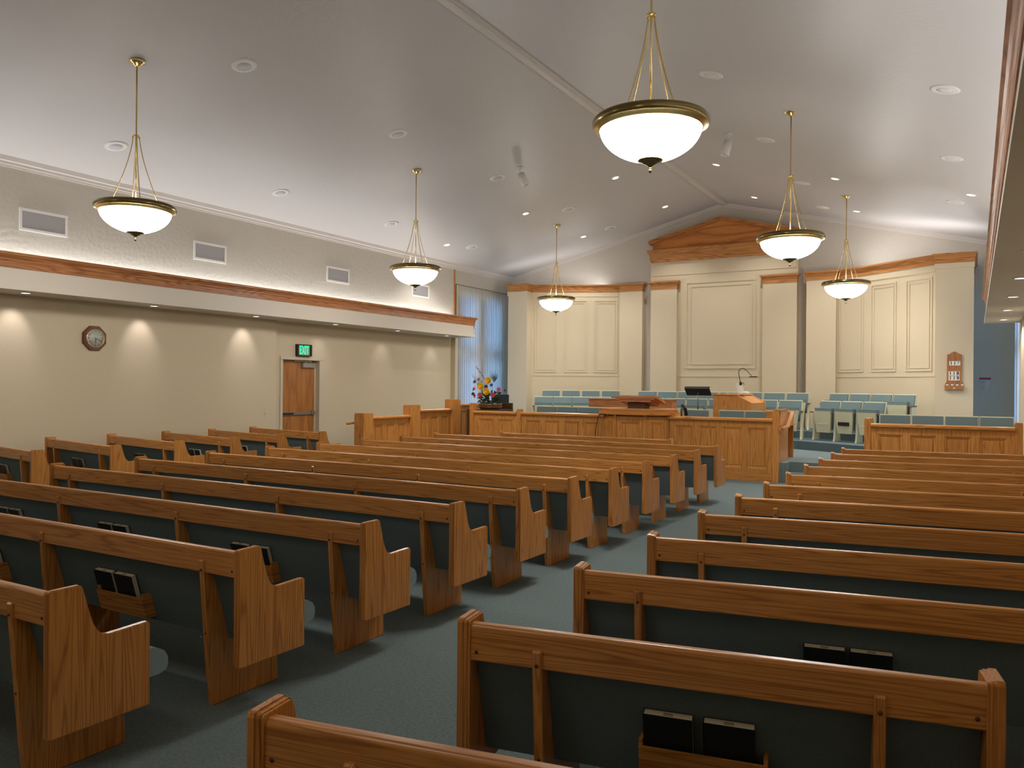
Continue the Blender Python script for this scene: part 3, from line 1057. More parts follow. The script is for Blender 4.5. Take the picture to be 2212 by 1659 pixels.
con = thing('console_cabinet', 'low reddish brown wooden console behind the pulpit', 'cabinet', (0, 0, 0))
q = MB(); q.box(-7.06, -5.24, 15.45, 15.75, 0.33, 1.30); q.build('body', 'redwood', con)
q = MB(); q.box(-7.08, -5.22, 15.42, 15.77, 1.30, 1.315, 0.004); q.build('top', 'redwood', con)

# black cord draped over the rail beside the pulpit
q = MB()
q.tube([(-5.98, 13.72, 1.08), (-5.99, 13.64, 1.09), (-6.03, 13.62, 1.02), (-6.06, 13.615, 0.86), (-6.09, 13.61, 0.6), (-6.1, 13.6, 0.25), (-6.11, 13.58, 0.012)], 0.007, 6)
tag(q.build('microphone_cord', 'black'), 'thin dark cord hanging over the choir rail beside the pulpit', 'cord')

# ------------------------------------------------------------------ organ
org = thing('organ', 'light oak organ with sloping roll top, standing before the choir seats', 'organ', (0, 0, 0))
q = MB()
q.prism([(-4.37, 0.33), (-3.92, 0.33), (-3.92, 0.80), (-3.64, 0.80), (-3.64, 1.285), (-3.91, 1.42), (-4.37, 1.42)], 15.32, 15.36, 'Y', bev=0.003)
q.build('side_panel', 'organ', org)
q = MB()
q.prism([(-4.37, 0.33), (-3.92, 0.33), (-3.92, 0.80), (-3.64, 0.80), (-3.64, 1.285), (-3.91, 1.42), (-4.37, 1.42)], 16.48, 16.52, 'Y', bev=0.003)
q.build('side_panel', 'organ', org)
q = MB()
q.box(-4.36, -3.95, 15.36, 16.48, 0.33, 1.41)
q.build('body', 'organ', org)
q = MB()
q.prism([(-3.95, 1.41), (-3.91, 1.41), (-3.66, 1.275), (-3.68, 1.26), (-3.95, 1.38)], 15.36, 16.48, 'Y')
for k in range(7):
    z = 1.145 + k * 0.018
    q.box(-3.67, -3.655, 15.36, 16.48, z, z + 0.014, 0.003)
q.box(-3.95, -3.66, 15.36, 16.48, 1.12, 1.145)
q.box(-3.95, -3.70, 15.36, 16.48, 0.80, 0.86)
q.build('roll_top', 'organ', org)
q = MB(); q.box(-4.40, -3.90, 15.29, 16.55, 1.42, 1.445, 0.006); q.build('top', 'organ', org)

lamp = thing('desk_lamp', 'black gooseneck lamp clipped to a clear stand on the organ', 'lamp', (-3.9, 15.6, 1.445))
q = MB(); q.tube([(-0.02, 0, 0.22), (-0.035, 0, 0.30), (-0.055, 0, 0.40), (-0.05, 0, 0.46), (-0.01, 0, 0.495), (0.04, 0, 0.495), (0.09, 0, 0.46), (0.14, 0, 0.41), (0.19, 0, 0.355)], 0.007, 8)
q.build('gooseneck', 'black', lamp)
q = MB(); q.box(0.155, 0.30, -0.03, 0.03, 0.325, 0.345, 0.008); q.build('lamp_head', 'black', lamp)
q = MB(); q.box(-0.035, 0.005, -0.02, 0.02, 0.17, 0.235, 0.004); q.tube([(0.0, 0, 0.21), (0.045, 0, 0.215), (0.05, 0, 0.18)], 0.006, 6); q.build('clip', 'black', lamp)
st = thing('music_desk', 'clear acrylic music desk holding the gooseneck lamp on the organ', 'stand', (-3.9, 15.6, 1.445))
q = MB(); q.prism([(-0.02, 0.0), (0.16, 0.0), (0.14, 0.02), (0.02, 0.03), (-0.055, 0.21), (-0.065, 0.21)], -0.2, 0.2, 'Y'); q.build('acrylic_sheet', 'acrylic', st)
q = MB(); q.tube([(-0.03, 0.0, 0.18), (-0.12, 0, 0.11), (-0.22, 0, 0.04), (-0.30, 0, 0.004)], 0.004, 6)
tag(q.build('lamp_cord', 'clear', None, (-3.9, 15.6, 1.445)), 'thin pale lamp cord running across the organ top', 'cord')
q = MB(); q.ball((0.02, 0.1, 0.03), 0.06, 1.3, 1, 0.5); tag(q.build('tissue', 'card', None, (-3.85, 15.55, 1.44)), 'crumpled white tissue beside the clear stand on the organ', 'tissue')

ms = thing('music_stand', 'black folding music stand behind the choir rail', 'music stand', (-4.70, 15.42, 0.33))
mt_ = Matrix.Translation((0, 0, 1.155)) @ Matrix.Rotation(math.radians(-38), 4, 'X')
q = MB(); q.box(-0.25, 0.25, -0.10, 0.12, -0.004, 0.004, 0.003, 0, mt_); q.box(-0.25, 0.25, -0.10, -0.09, 0.0, 0.05, 0.002, 0, mt_); q.build('desk', 'black', ms)
q = MB(); q.tube([(0, 0, 0.85), (0, 0, 1.14)], 0.010, 10); q.build('upper_pole', 'steel', ms)
q = MB(); q.tube([(0, 0, 0.12), (0, 0, 0.85)], 0.014, 10); q.build('pole', 'black', ms)
for k in range(3):
    a = 2 * PI * k / 3 + 0.5
    q = MB(); q.tube([(0, 0, 0.18), (0.14 * math.cos(a), 0.14 * math.sin(a), 0.10), (0.27 * math.cos(a), 0.27 * math.sin(a), 0.008)], 0.008, 6); q.build('leg', 'black', ms)

# ------------------------------------------------------------------ folding choir chairs
CH = {}
PIT = 0.505


def chair_meshes():
    w = 0.225
    def slab(m_, x0, x1, y0_, z0, z1, lean, t, bev, mi=0, x0b=None, x1b=None, seg=2):
        x0b = x0 if x0b is None else x0b; x1b = x1 if x1b is None else x1b
        P = [(x0b, y0_, z0), (x1b, y0_, z0), (x1, y0_ + lean, z1), (x0, y0_ + lean, z1), (x0b, y0_ + t, z0), (x1b, y0_ + t, z0), (x1, y0_ + lean + t, z1), (x0, y0_ + lean + t, z1)]
        vs = [m_.bm.verts.new(p) for p in P]
        fs = [m_.bm.faces.new([vs[i] for i in f]) for f in ((0, 1, 2, 3), (5, 4, 7, 6), (0, 4, 5, 1), (1, 5, 6, 2), (2, 6, 7, 3), (3, 7, 4, 0))]
        m_._mat(fs, mi); m_._bevel(vs, bev, seg)
    m_ = MB(); slab(m_, -w - 0.012, w + 0.012, 0.0, 0.36, 0.815, 0.10, 0.035, 0.014); CH['back_shell'] = ('back_shell', m_, 'chairshell')
    m_ = MB(); slab(m_, -w, w, -0.022, 0.37, 0.80, 0.095, 0.04, 0.012); CH['back_cushion'] = ('back_cushion', m_, 'chairpad')
    m_ = MB(); slab(m_, -w + 0.01, w - 0.01, -0.135, 0.17, 0.60, -0.045, 0.035, 0.016, 0, -w + 0.065, w - 0.065, 3)
    slab(m_, -0.12, 0.12, -0.158, 0.335, 0.350, -0.001, 0.012, 0.003, 1); CH['seat_shell'] = ('seat_shell', m_, ['chairshell', 'white'])
    m_ = MB(); slab(m_, -w + 0.02, w - 0.02, -0.105, 0.24, 0.665, -0.045, 0.095, 0.026, 0, -w + 0.07, w - 0.07, 3); CH['seat_cushion'] = ('seat_cushion', m_, 'chairpad')
    m_ = MB()
    m_.prism([(-0.14, 0.0), (0.06, 0.0), (0.04, 0.05), (0.03, 0.57), (-0.11, 0.57), (-0.10, 0.25), (-0.12, 0.05)], -0.022, 0.022, 'X', bev=0.005)
    CH['standard'] = ('leg_standard', m_, 'chairshell')
    m_ = MB(); m_.box(-0.027, 0.027, -0.20, 0.05, 0.57, 0.592, 0.006); CH['arm'] = ('armrest', m_, 'armwood')


chair_meshes()
CHO = {}


def chpart(key, parent, loc):
    if key not in CHO:
        nm, m_, mt = CH[key]
        CHO[key] = m_.build(nm, mt, parent, loc)
    else:
        o = CHO[key].copy(); COL.objects.link(o); o.parent = parent; o.location = loc
    return


def chair_row(p0, p1, n, z, labels, group, pocket=None):
    p0, p1 = Vector(p0), Vector(p1)
    ang = math.atan2(p1.y - p0.y, p1.x - p0.x)
    for k in range(n):
        c = p0 + (p1 - p0) * ((k + 0.5) / n)
        pit = (p1 - p0).length / n
        t = thing('folding_chair', labels[k], 'chair', (c.x, c.y, z), ang, group)
        for key in ('back_shell', 'back_cushion', 'seat_shell', 'seat_cushion'):
            chpart(key, t, (0, 0, 0))
        chpart('standard', t, (-pit / 2, 0, 0)); chpart('arm', t, (-pit / 2, 0, 0))
        if k == n - 1:
            chpart('standard', t, (pit / 2, 0, 0)); chpart('arm', t, (pit / 2, 0, 0))
        if pocket == k:
            q = MB(); q.box(-0.12, 0.12, -0.185, -0.150, 0.33, 0.40, 0.006); q.build('book_pocket', 'black', t)


def lab(row, n, ref):
    return ['teal folding chair, %s, %s from %s' % (row, ORD[k], ref) for k in range(n)]


GC = 'teal folding choir chairs'
chair_row((-9.67, 18.22), (-7.83, 19.10), 4, 0.65, lab('back row by the curtain-side wing', 4, 'the curtain'), GC)
chair_row((-7.22, 18.62), (-3.17, 18.62), 8, 0.65, lab('back row under the central panel', 8, 'the curtain'), GC)
chair_row((-2.78, 18.50), (-1.02, 17.48), 4, 0.65, lab('back row by the hymn board wing', 4, 'the organ'), GC)
chair_row((-9.32, 17.20), (-7.62, 17.95), 4, 0.50, lab('second row by the curtain-side wing', 4, 'the curtain'), GC)
chair_row((-6.66, 17.55), (-3.12, 17.55), 7, 0.50, lab('second row behind the organ', 7, 'the curtain'), GC)
chair_row((-2.82, 17.55), (-1.50, 16.79), 3, 0.50, lab('short row of upturned cream seats', 3, 'the organ'), GC, pocket=1)
chair_row((-8.08, 14.95), (-5.20, 14.95), 6, 0.33, lab('front row behind the choir rail', 6, 'the flowers'), GC)
chair_row((-4.84, 14.95), (-4.35, 14.95), 1, 0.33, ['single teal folding chair between the pulpit and the organ'], GC)
chair_row((-4.18, 14.95), (-3.21, 14.95), 2, 0.33, lab('pair right before the organ', 2, 'the pulpit'), GC)
chair_row((-1.39, 14.72), (0.55, 14.72), 4, 0.33, lab('row behind the short rail', 4, 'the organ'), GC)

# small wooden desk by the side wall of the choir rail
dk = thing('desk', 'small oak desk with an open front beyond the choir rail stair', 'desk', (0, 0, 0))
q = MB(); q.box(-3.20, -2.79, 14.46, 15.0, 1.12, 1.16, 0.004); q.build('desk_top', 'oak_y', dk)
q = MB(); q.box(-3.18, -2.81, 14.47, 14.99, 0.93, 1.12); q.box(-3.2, -2.79, 14.46, 15.0, 0.91, 0.935, 0.004); q.box(-2.81, -2.806, 14.6, 14.9, 0.97, 1.09, 0.001); q.build('cabinet_box', 'oak_y', dk)
q = MB(); q.box(-3.18, -2.81, 14.95, 14.98, 0.33, 0.93); q.build('side_panel', 'oak_z', dk)
q = MB(); q.box(-3.18, -2.81, 14.47, 14.50, 0.33, 0.93); q.build('side_panel', 'oak_z', dk)
q = MB(); q.box(-3.18, -3.15, 14.50, 14.95, 0.33, 0.93); q.build('back_panel', 'oak_z', dk)

# ------------------------------------------------------------------ flowers, their cabinet, the black chair
fc = thing('flower_stand', 'dark wooden stand holding the flower basket behind the rail end', 'stand', (0, 0, 0))
q = MB(); q.box(-9.22, -8.50, 14.05, 14.75, 0.33, 1.07, 0.004); q.build('body', 'darkwood', fc)
q = MB(); q.box(-9.24, -8.52, 14.72, 14.78, 0.33, 1.20, 0.004); q.build('back_board', 'darkwood', fc)

ar = thing('flower_arrangement', 'basket of yellow, pink and purple flowers beside the curtained window', 'flowers', (-8.80, 14.30, 1.07))
ar.scale = (1.14, 1.14, 1.12)
q = MB()
q.lathe([(0, 0.0), (0.16, 0.0), (0.17, 0.02), (0.19, 0.07), (0.20, 0.11), (0.185, 0.11), (0.17, 0.06), (0, 0.05)], 28)
q.tube([(0.19 * math.cos(a * PI / 12), 0.19 * math.sin(a * PI / 12), 0.045) for a in range(25)], 0.012, 6)
for v in q.bm.verts:
    v.co.x *= 1.15
q.build('basket', 'basket', ar)
rnd = random.Random(11)


def flower_head(c, r, mat, name, petals=22, layers=3, n_=(0, -1, 0.2)):
    m_ = MB()
    n_ = Vector(n_).normalized()
    t1 = n_.orthogonal().normalized(); t2 = n_.cross(t1)
    c = Vector(c)
    m_.ball(tuple(c), r * 0.35, u=8, v=6)
    for l in range(layers):
        for k in range(petals):
            a = 2 * PI * (k + 0.5 * l) / petals
            d = (t1 * math.cos(a) + t2 * math.sin(a))
            lift = n_ * (0.15 + 0.35 * l)
            dd = (d + lift).normalized()
            s = n_.cross(d) * r * 0.13
            L_ = r * (1.0 - 0.18 * l)
            a0 = c + dd * r * 0.15
            a1 = c + dd * L_ * 0.7
            a2 = c + dd * L_
            m_.quad(a0 - s * 0.4, a0 + s * 0.4, a1 + s, a1 - s)
            m_.quad(a1 - s, a1 + s, a2 + s * 0.3 + n_ * 0.004, a2 - s * 0.3 + n_ * 0.004)
    return m_.build(name, mat, ar)


def leafy(m_, base, tip, w):
    base, tip = Vector(base), Vector(tip)
    d = tip - base
    s = d.cross(Vector((0.3, 1, 0.2))).normalized() * w
    mid = base + d * 0.5 + Vector((0, 0, w * 0.5))
    m_.quad(base, mid - s, tip, mid + s)


for c in ((0.0, -0.07, 0.54), (-0.15, -0.09, 0.43), (0.0, -0.13, 0.33)):
    flower_head(c, 0.075, 'yellow', 'yellow_bloom')
for c, nn in (((-0.14, -0.13, 0.27), (0, -1, 0.1)), ((0.12, -0.11, 0.27), (0.8, -0.7, 0)), ((-0.21, -0.06, 0.56), (-0.6, -0.6, 0.5)), ((0.20, -0.05, 0.37), (1, -0.4, 0.1)), ((-0.33, -0.03, 0.38), (-1, -0.3, 0.2)), ((-0.29, -0.07, 0.25), (-0.7, -0.7, 0))):
    flower_head(c, 0.055, 'pink', 'pink_bloom', 12, 2, nn)
for c in ((-0.32, -0.03, 0.51), (-0.34, -0.05, 0.28), (-0.22, -0.05, 0.46), (0.06, -0.05, 0.45), (0.24, -0.05, 0.30), (-0.06, -0.05, 0.42), (0.33, -0.02, 0.36)):
    flower_head(c, 0.045, 'purple', 'purple_bloom', 9, 2, (rnd.uniform(-1, 1), -0.6, 0.3))
for k in range(14):
    c = (rnd.uniform(-0.28, 0.22), rnd.uniform(-0.1, 0.0), rnd.uniform(0.3, 0.62))
    flower_head(c, 0.025, 'paleflower', 'pale_bloom', 6, 1, (rnd.uniform(-1, 1), -0.8, 0.3))
m_ = MB()
for k in range(150):
    a = rnd.uniform(0, 2 * PI); r0 = rnd.uniform(0, 0.16)
    b0 = Vector((r0 * math.cos(a), r0 * math.sin(a) * 0.7, rnd.uniform(0.08, 0.3)))
    d = Vector((math.cos(a) * rnd.uniform(0.3, 1.0), math.sin(a) * 0.5 - 0.3, rnd.uniform(-0.5, 0.9))).normalized() * rnd.uniform(0.07, 0.14)
    leafy(m_, b0, b0 + d, rnd.uniform(0.012, 0.025))
m_.build('foliage', 'leaf', ar)
m_ = MB()
for k in range(13):
    a = math.radians(-40 + k * 7)
    b0 = Vector((0.08, 0.0, 0.50))
    leafy(m_, b0, b0 + Vector((math.sin(a) * 0.8, 0.0, math.cos(a))) * rnd.uniform(0.18, 0.28), 0.006)
for k in range(9):
    m_.tube([(-0.02 - 0.01 * k, 0, 0.2), (-0.06 - 0.02 * k, -0.02, 0.4), (-0.08 - 0.04 * k, -0.02, 0.50 + 0.02 * k)], 0.003, 4)
m_.build('spiky_fronds', 'leaf', ar)
m_ = MB()
for k in range(26):
    t_ = k / 26
    base = Vector((-0.04 - 0.26 * t_, -0.02, 0.48 + 0.33 * t_))
    leafy(m_, base, base + Vector((rnd.uniform(-0.03, 0.03), -0.01, rnd.uniform(-0.03, 0.03))), 0.009)
m_.tube([(-0.02, 0, 0.25), (-0.06, -0.02, 0.5), (-0.30, -0.02, 0.81)], 0.0025, 4)
m_.build('budding_twig', 'purple', ar)

bc = thing('side_chair', 'plain black chair behind the flowers at the curtained window', 'chair', (-9.50, 15.72, 0.33))
q = MB(); q.box(-0.22, 0.22, 0.16, 0.19, 0.80, 1.03, 0.01); q.build('backrest', 'blackpad', bc)
q = MB(); q.box(-0.22, 0.22, -0.24, 0.18, 0.48, 0.53, 0.012); q.build('seat', 'blackpad', bc)
for x in (-0.21, 0.21):
    q = MB(); q.tube([(x, 0.18, 0.0), (x, 0.18, 1.04)], 0.012, 8); q.build('leg', 'black', bc)
    q = MB(); q.tube([(x, -0.23, 0.0), (x, -0.23, 0.5)], 0.012, 8); q.build('leg', 'black', bc)

# ------------------------------------------------------------------ pendants
def make_pendant(loc, label, canopy_z):
    t = thing('pendant_light', label, 'pendant lamp', loc, 0, 'brass bowl pendants hanging from the ceiling')
    X, Y, _ = loc
    ztop = canopy_z
    q = MB(); q.lathe([(0, 0.0), (0.085, 0.012), (0.09, 0.005), (0.085, -0.012), (0.05, -0.03), (0.03, -0.055), (0.012, -0.06), (0, -0.06)], 40, (0, 0, ztop)); q.build('canopy', 'brass', t)
    q = MB(); q.tube([(0, 0, ztop - 0.05), (0, 0, 3.60)], 0.0085, 12); q.build('stem', 'brass', t)
    q = MB(); q.lathe([(0.0, 0.012), (0.030, 0.012), (0.036, 0.006), (0.036, -0.006), (0.030, -0.012), (0, -0.012)], 24, (0, 0, 4.465))
    for k in range(4):
        a = PI / 4 + k * PI / 2 + 0.35
        q.ball((0.036 * math.cos(a), 0.036 * math.sin(a), 4.452), 0.011, u=8, v=6)
    q.build('collar', 'brass', t)
    for k in range(4):
        a = PI / 4 + k * PI / 2 + 0.35
        pts, rr = [], []
        n = 90
        for i in range(n + 1):
            s = i / n
            r = 0.036 + 0.236 * (s ** 1.45)
            z = 4.45 - 0.80 * s
            pts.append((r * math.cos(a), r * math.sin(a), z))
            rr.append(0.0078 if i % 2 else 0.003)
        q = MB(); q.tube(pts, rr, 6); q.build('chain', 'brass', t)
    q = MB()
    q.lathe([(0.395, 0.030), (0.40, 0.055), (0.415, 0.062), (0.435, 0.055), (0.450, 0.035), (0.452, 0.012), (0.442, -0.008)], 64, (0, 0, 3.60), 1)  # outer band: dark reflection put into the colour as darker brass
    q.lathe([(0.442, -0.008), (0.425, -0.015), (0.418, -0.022), (0.408, -0.028), (0.400, -0.036), (0.390, -0.036), (0.390, 0.02)], 64, (0, 0, 3.60))
    for k in range(4):
        a = PI / 4 + k * PI / 2 + 0.35
        q.tube([(0.27 * math.cos(a), 0.27 * math.sin(a), 3.655), (0.40 * math.cos(a), 0.40 * math.sin(a), 3.645)], 0.006, 6)
    q.build('rim', ['brass', 'brassdark'], t)
    q = MB(); q.lathe([(0, 3.592), (0.388, 3.592), (0.388, 3.598), (0, 3.598)], 48); q.build('added_uplight_shield', 'white', t)  # unseen disc added over the bowl to keep its glow off the ceiling
    prof = []
    for k in range(17):
        a = PI / 2 * k / 16
        prof.append((0.392 * math.cos(a) ** 1.12 if k < 16 else 0.0, -0.26 * math.sin(a)))
    q = MB(); q.lathe(prof, 64, (0, 0, 3.585)); q.build('glass_bowl', 'bowl', t)
    q = MB()
    q.lathe([(0, 0.02), (0.06, 0.024), (0.100, 0.026), (0.096, 0.012), (0.060, 0.0), (0.042, -0.012), (0.026, -0.02), (0.014, -0.03), (0.010, -0.04), (0.014, -0.044), (0.010, -0.050), (0.013, -0.056), (0.014, -0.068), (0.008, -0.078), (0, -0.08)], 32, (0, 0, 3.315))
    q.build('finial', 'brassdark', t)
    return t


PX = (-8.54, -2.19)
PY = (5.90, 11.33, 16.80)
PLAB = {(0, 0): 'lit brass bowl pendant nearest the wall clock', (0, 1): 'lit brass bowl pendant in front of the wall vents, between clock and curtain',
        (0, 2): 'lit brass bowl pendant before the curtain-side wing of the front wall', (1, 0): 'largest-looking lit brass bowl pendant, its canopy above the picture',
        (1, 1): 'lit brass bowl pendant partly covering the wooden pediment', (1, 2): 'lit brass bowl pendant in front of the hymn board wing panels'}
base = None
for a, x in enumerate(PX):
    for b_, y in enumerate(PY):
        cz = ceil_z(x) - 0.004
        if base is None:
            base = make_pendant((x, y, 0), PLAB[(a, b_)], ceil_z(x) - 0.004)
        else:
            dup(base, (x, y, 0), 0, PLAB[(a, b_)])
        point('pendant_bulbs', (x, y, 3.64), LAMP_UP, 0.12, WARM)

# ------------------------------------------------------------------ ceiling fittings
def slope_rot(x):
    a = math.atan(SL)
    return (0, a if x > XC else -a, 0)


SPK = SPK2 = None
cols = [(-10.42, 'vent-wall column'), (-7.86, 'column between vent wall and ridge'), (-2.90, 'column between ridge and overhang'), (-0.30, 'column beside the overhang')]
rowsY = [(6.89, 'fifth'), (9.95, 'fourth'), (12.98, 'third'), (16.05, 'second'), (18.42, 'first')]
for ci, (x, cn) in enumerate(cols):
    for ri, (y, rn) in enumerate(rowsY):
        if (ci in (2, 3) and ri == 0) or (ci in (0, 3) and ri == 4):
            continue
        lb = 'round white ceiling speaker, %s, %s from pulpit wall' % (cn, rn)
        z = ceil_z(x)
        if SPK is None:
            t = thing('ceiling_speaker', lb, 'speaker', (x, y, z), 0, 'round ceiling speakers')
            q = MB(); q.lathe([(0.085, -0.010), (0.09, -0.014), (0.13, -0.012), (0.155, -0.004), (0.155, 0.004), (0.08, 0.004), (0.08, -0.006)], 48); q.build('trim_ring', 'white', t)
            q = MB(); q.lathe([(0, -0.0115), (0.088, -0.0115), (0.088, 0.002)], 36); q.build('grille', 'spkgrille', t)
            SPK = t
            t.rotation_euler = slope_rot(x)
        elif ci < 2:
            dup(SPK, (x, y, z), 0, lb, rot=slope_rot(x))
        else:
            if SPK2 is None:
                t = thing('ceiling_speaker', lb, 'speaker', (x, y, z), 0, 'round ceiling speakers')
                q = MB(); q.lathe([(0.085, -0.010), (0.09, -0.014), (0.13, -0.012), (0.155, -0.004), (0.155, 0.004), (0.08, 0.004), (0.08, -0.006)], 48); q.build('trim_ring', 'white', t)
                q = MB(); q.lathe([(0, -0.012), (0.088, -0.0115), (0.088, 0.002)], 36); q.build('grille', 'white', t)
                SPK2 = t
                t.rotation_euler = slope_rot(x)
            else:
                dup(SPK2, (x, y, z), 0, lb, rot=slope_rot(x))
DL = None
DLP = [(x, 15.3) for x in (-10.63, -8.54, -6.43, -4.34, -2.19, -0.07)] + [(x, 18.33) for x in (-8.56, -6.42, -4.33, -2.19)]
for k, (x, y) in enumerate(DLP):
    if y < 17:
        lb = 'small lit downlight, %s from the vent wall, row over the choir rail' % ORD[k]
    else:
        lb = 'small lit downlight, %s from the vent wall, row nearest the pediment' % ORD[k - 6]
    z = ceil_z(x)
    if DL is None:
        t = thing('recessed_downlight', lb, 'downlight', (x, y, z), 0, 'recessed downlights over the platform')
        q = MB(); q.lathe([(0.062, -0.002), (0.066, -0.008), (0.082, -0.006), (0.088, 0.0), (0.088, 0.004), (0.062, 0.004)], 36); q.build('trim_ring', 'white', t)
        q = MB(); q.lathe([(0, -0.003), (0.063, -0.003), (0.063, 0.003)], 30); q.build('lens', 'ledlight', t)
        DL = t
        t.rotation_euler = slope_rot(x)
    else:
        dup(DL, (x, y, z), 0, lb, rot=slope_rot(x))
    spot('downlight_beam', (x, y, z - 0.05), DOWN_W, math.radians(105), 0.6, 0.05, (0, 0, 0), WARM)
SF = None
sof = [(-11.10, y, 'left') for y in (6.05, 8.0, 10.05, 12.1, 14.1, 16.0)] + [(0.42, y, 'right') for y in (8.1, 10.1, 12.1, 14.1, 16.0)]
for k, (x, y, s) in enumerate(sof):
    if s == 'left':
        lb = 'small round soffit downlight over the clock wall, %s from the curtain end' % ORD[5 - k]
    else:
        lb = 'small round downlight under the dark overhang, %s from the pulpit end' % ORD[10 - k]
    if SF is None:
        t = thing('soffit_downlight', lb, 'downlight', (x, y, 2.77), 0, 'downlights under the side soffits')
        q = MB(); q.lathe([(0.055, -0.002), (0.06, -0.007), (0.078, -0.006), (0.082, 0.0), (0.055, 0.002)], 32); q.build('trim_ring', 'white', t)
        q = MB(); q.lathe([(0, -0.003), (0.056, -0.003), (0.056, 0.001)], 28); q.build('lens', 'ledcool', t)
        SF = t
    else:
        dup(SF, (x, y, 2.77), 0, lb)
    w_ = WALLWASH_W * (1.0 if y < 11 else 0.45) * (1 if s == 'left' else 0.3)
    if s == 'left':
        spot('soffit_beam', (x, y, 2.745), w_, math.radians(66), 0.9, 0.02, (0, math.radians(33), 0), (1.0, 0.93, 0.99))
    else:
        spot('soffit_beam', (x, y, 2.745), 20.0 if y > 13 else 3.0, math.radians(150), 0.5, 0.02, (0, 0, 0), (1.0, 0.95, 0.9))


# two white cylinder spotlights on bar brackets
def cyl_spot(x, y, label, yaw, lean):
    z = ceil_z(x)
    t = thing('track_spotlight', label, 'spotlight', (x, y, z), 0, 'white cylinder spotlights')
    q = MB(); q.lathe([(0, 0.0), (0.05, -0.002), (0.05, -0.012), (0, -0.014)], 20)
    q.tube([(-0.06, -0.03, -0.03), (0, 0, -0.012), (0.06, 0.03, -0.03)], 0.007, 6)
    q.tube([(0, 0, -0.01), (0, 0, -0.10)], 0.012, 8)
    q.build('bracket', 'white', t)
    R_ = Matrix.Translation((0, 0, -0.09)) @ Matrix.Rotation(yaw, 4, 'Z') @ Matrix.Rotation(lean, 4, 'Y')
    q = MB(); q.lathe([(0, -0.02), (0.060, -0.02), (0.066, -0.028)] + [(0.064 + (0.004 if k % 2 else 0), -0.03 - k * 0.001) for k in range(4)] + [(0.070, -0.27), (0.066, -0.275), (0.055, -0.27), (0.05, -0.22), (0, -0.21)], 28, mat=R_)
    q.build('lamp_can', 'white', t)
    return t


cyl_spot(-7.36, 12.95, 'white cylinder spotlight on the vent-wall side of the ridge', 0.5, math.radians(-24))
cyl_spot(-3.43, 12.80, 'white cylinder spotlight on the overhang side of the ridge', 0.5, math.radians(14))

# ------------------------------------------------------------------ wall fittings
VG = None
for k, y in enumerate((6.48, 9.33, 12.54, 15.39)):
    lb = 'white framed air vent high on the wall, %s from the clock end' % ORD[k]
    if VG is None:
        t = thing('air_vent', lb, 'vent', (XL, y, 3.83), 0, 'air vents above the oak crown')
        q = MB()
        for a, b2, c, d in ((-0.34, 0.34, 0.12, 0.155), (-0.34, 0.34, -0.155, -0.12), (-0.34, -0.305, -0.12, 0.12), (0.305, 0.34, -0.12, 0.12)):
            q.box(0, 0.014, a, b2, c, d, 0.003)
        q.build('frame', 'white', t)
        q = MB(); q.box(0.0, 0.003, -0.305, 0.305, -0.12, 0.12)
        for j in range(18):
            z = -0.115 + j * 0.0132
            q.box(0.003, 0.009, -0.305, 0.305, z, z + 0.005)
        q.build('louvre_grille', 'grille', t)
        VG = t
    else:
        dup(VG, (XL, y, 3.83 - (0.02 if k == 3 else 0)), 0, lb)

ck = thing('wall_clock', 'octagonal wooden wall clock with white dial', 'clock', (XL, 7.24, 2.23))
def ngon(r, n, off=0.0):
    return [(r * math.cos(2 * PI * (k + 0.5) / n + off), r * math.sin(2 * PI * (k + 0.5) / n + off)) for k in range(n)]
q = MB()
for a, b2, r in ((0, 0.02, 0.200), (0.02, 0.032, 0.192), (0.032, 0.04, 0.175)):
    q.prism(ngon(r, 8), a, b2, 'X')
q.build('case', 'clockwood', ck)
ROTX = Matrix.Rotation(PI / 2, 4, 'Y')
q = MB(); q.lathe([(0.142, 0.038), (0.142, 0.046), (0.135, 0.050), (0.130, 0.046), (0.130, 0.038)], 48, mat=ROTX); q.build('bezel', 'brass', ck)
q = MB(); q.lathe([(0, 0.043), (0.131, 0.043), (0.131, 0.039)], 40, mat=ROTX); q.build('dial', 'clockface', ck)


def text_mesh(s, size, mat_name, name, parent, M_, extrude=0.0008, bold=0.0, align='CENTER'):
    c = bpy.data.curves.new(name, 'FONT')
    c.body = s; c.size = size; c.extrude = extrude; c.offset = bold
    c.align_x = align; c.align_y = 'CENTER'
    tmp = bpy.data.objects.new(name, c)
    COL.objects.link(tmp)
    bpy.context.view_layer.update()
    me = bpy.data.meshes.new_from_object(tmp)
    bpy.data.objects.remove(tmp)
    me.materials.clear(); me.materials.append(M[mat_name])
    me.transform(M_)
    o = bpy.data.objects.new(name, me); COL.objects.link(o)
    if parent is not None: o.parent = parent
    return o


# text facing +X (on the left wall): text x -> +Y, text y -> +Z
TX = Matrix(((0, 0, 1, 0), (1, 0, 0, 0), (0, 1, 0, 0), (0, 0, 0, 1)))
dm = bmesh.new()
for h in range(1, 13):
    a = PI / 2 - h * PI / 6
    o = text_mesh(str(h), 0.032, 'ink', 'numeral', ck, Matrix.Translation((0.0445, 0.105 * math.cos(a), 0.105 * math.sin(a))) @ TX, 0.0004)
for a, ln, w, nm in ((math.radians(-88 - 2), 0.075, 0.004, 'hour_hand'), (math.radians(-22), 0.10, 0.003, 'minute_hand')):
    q = MB(); q.box(-0.01, ln, -w, w, 0.0, 0.0012, 0, 0, Matrix.Translation((0.047, 0, 0)) @ TX @ Matrix.Rotation(a, 4, 'Z')); q.build(nm, 'ink', ck)

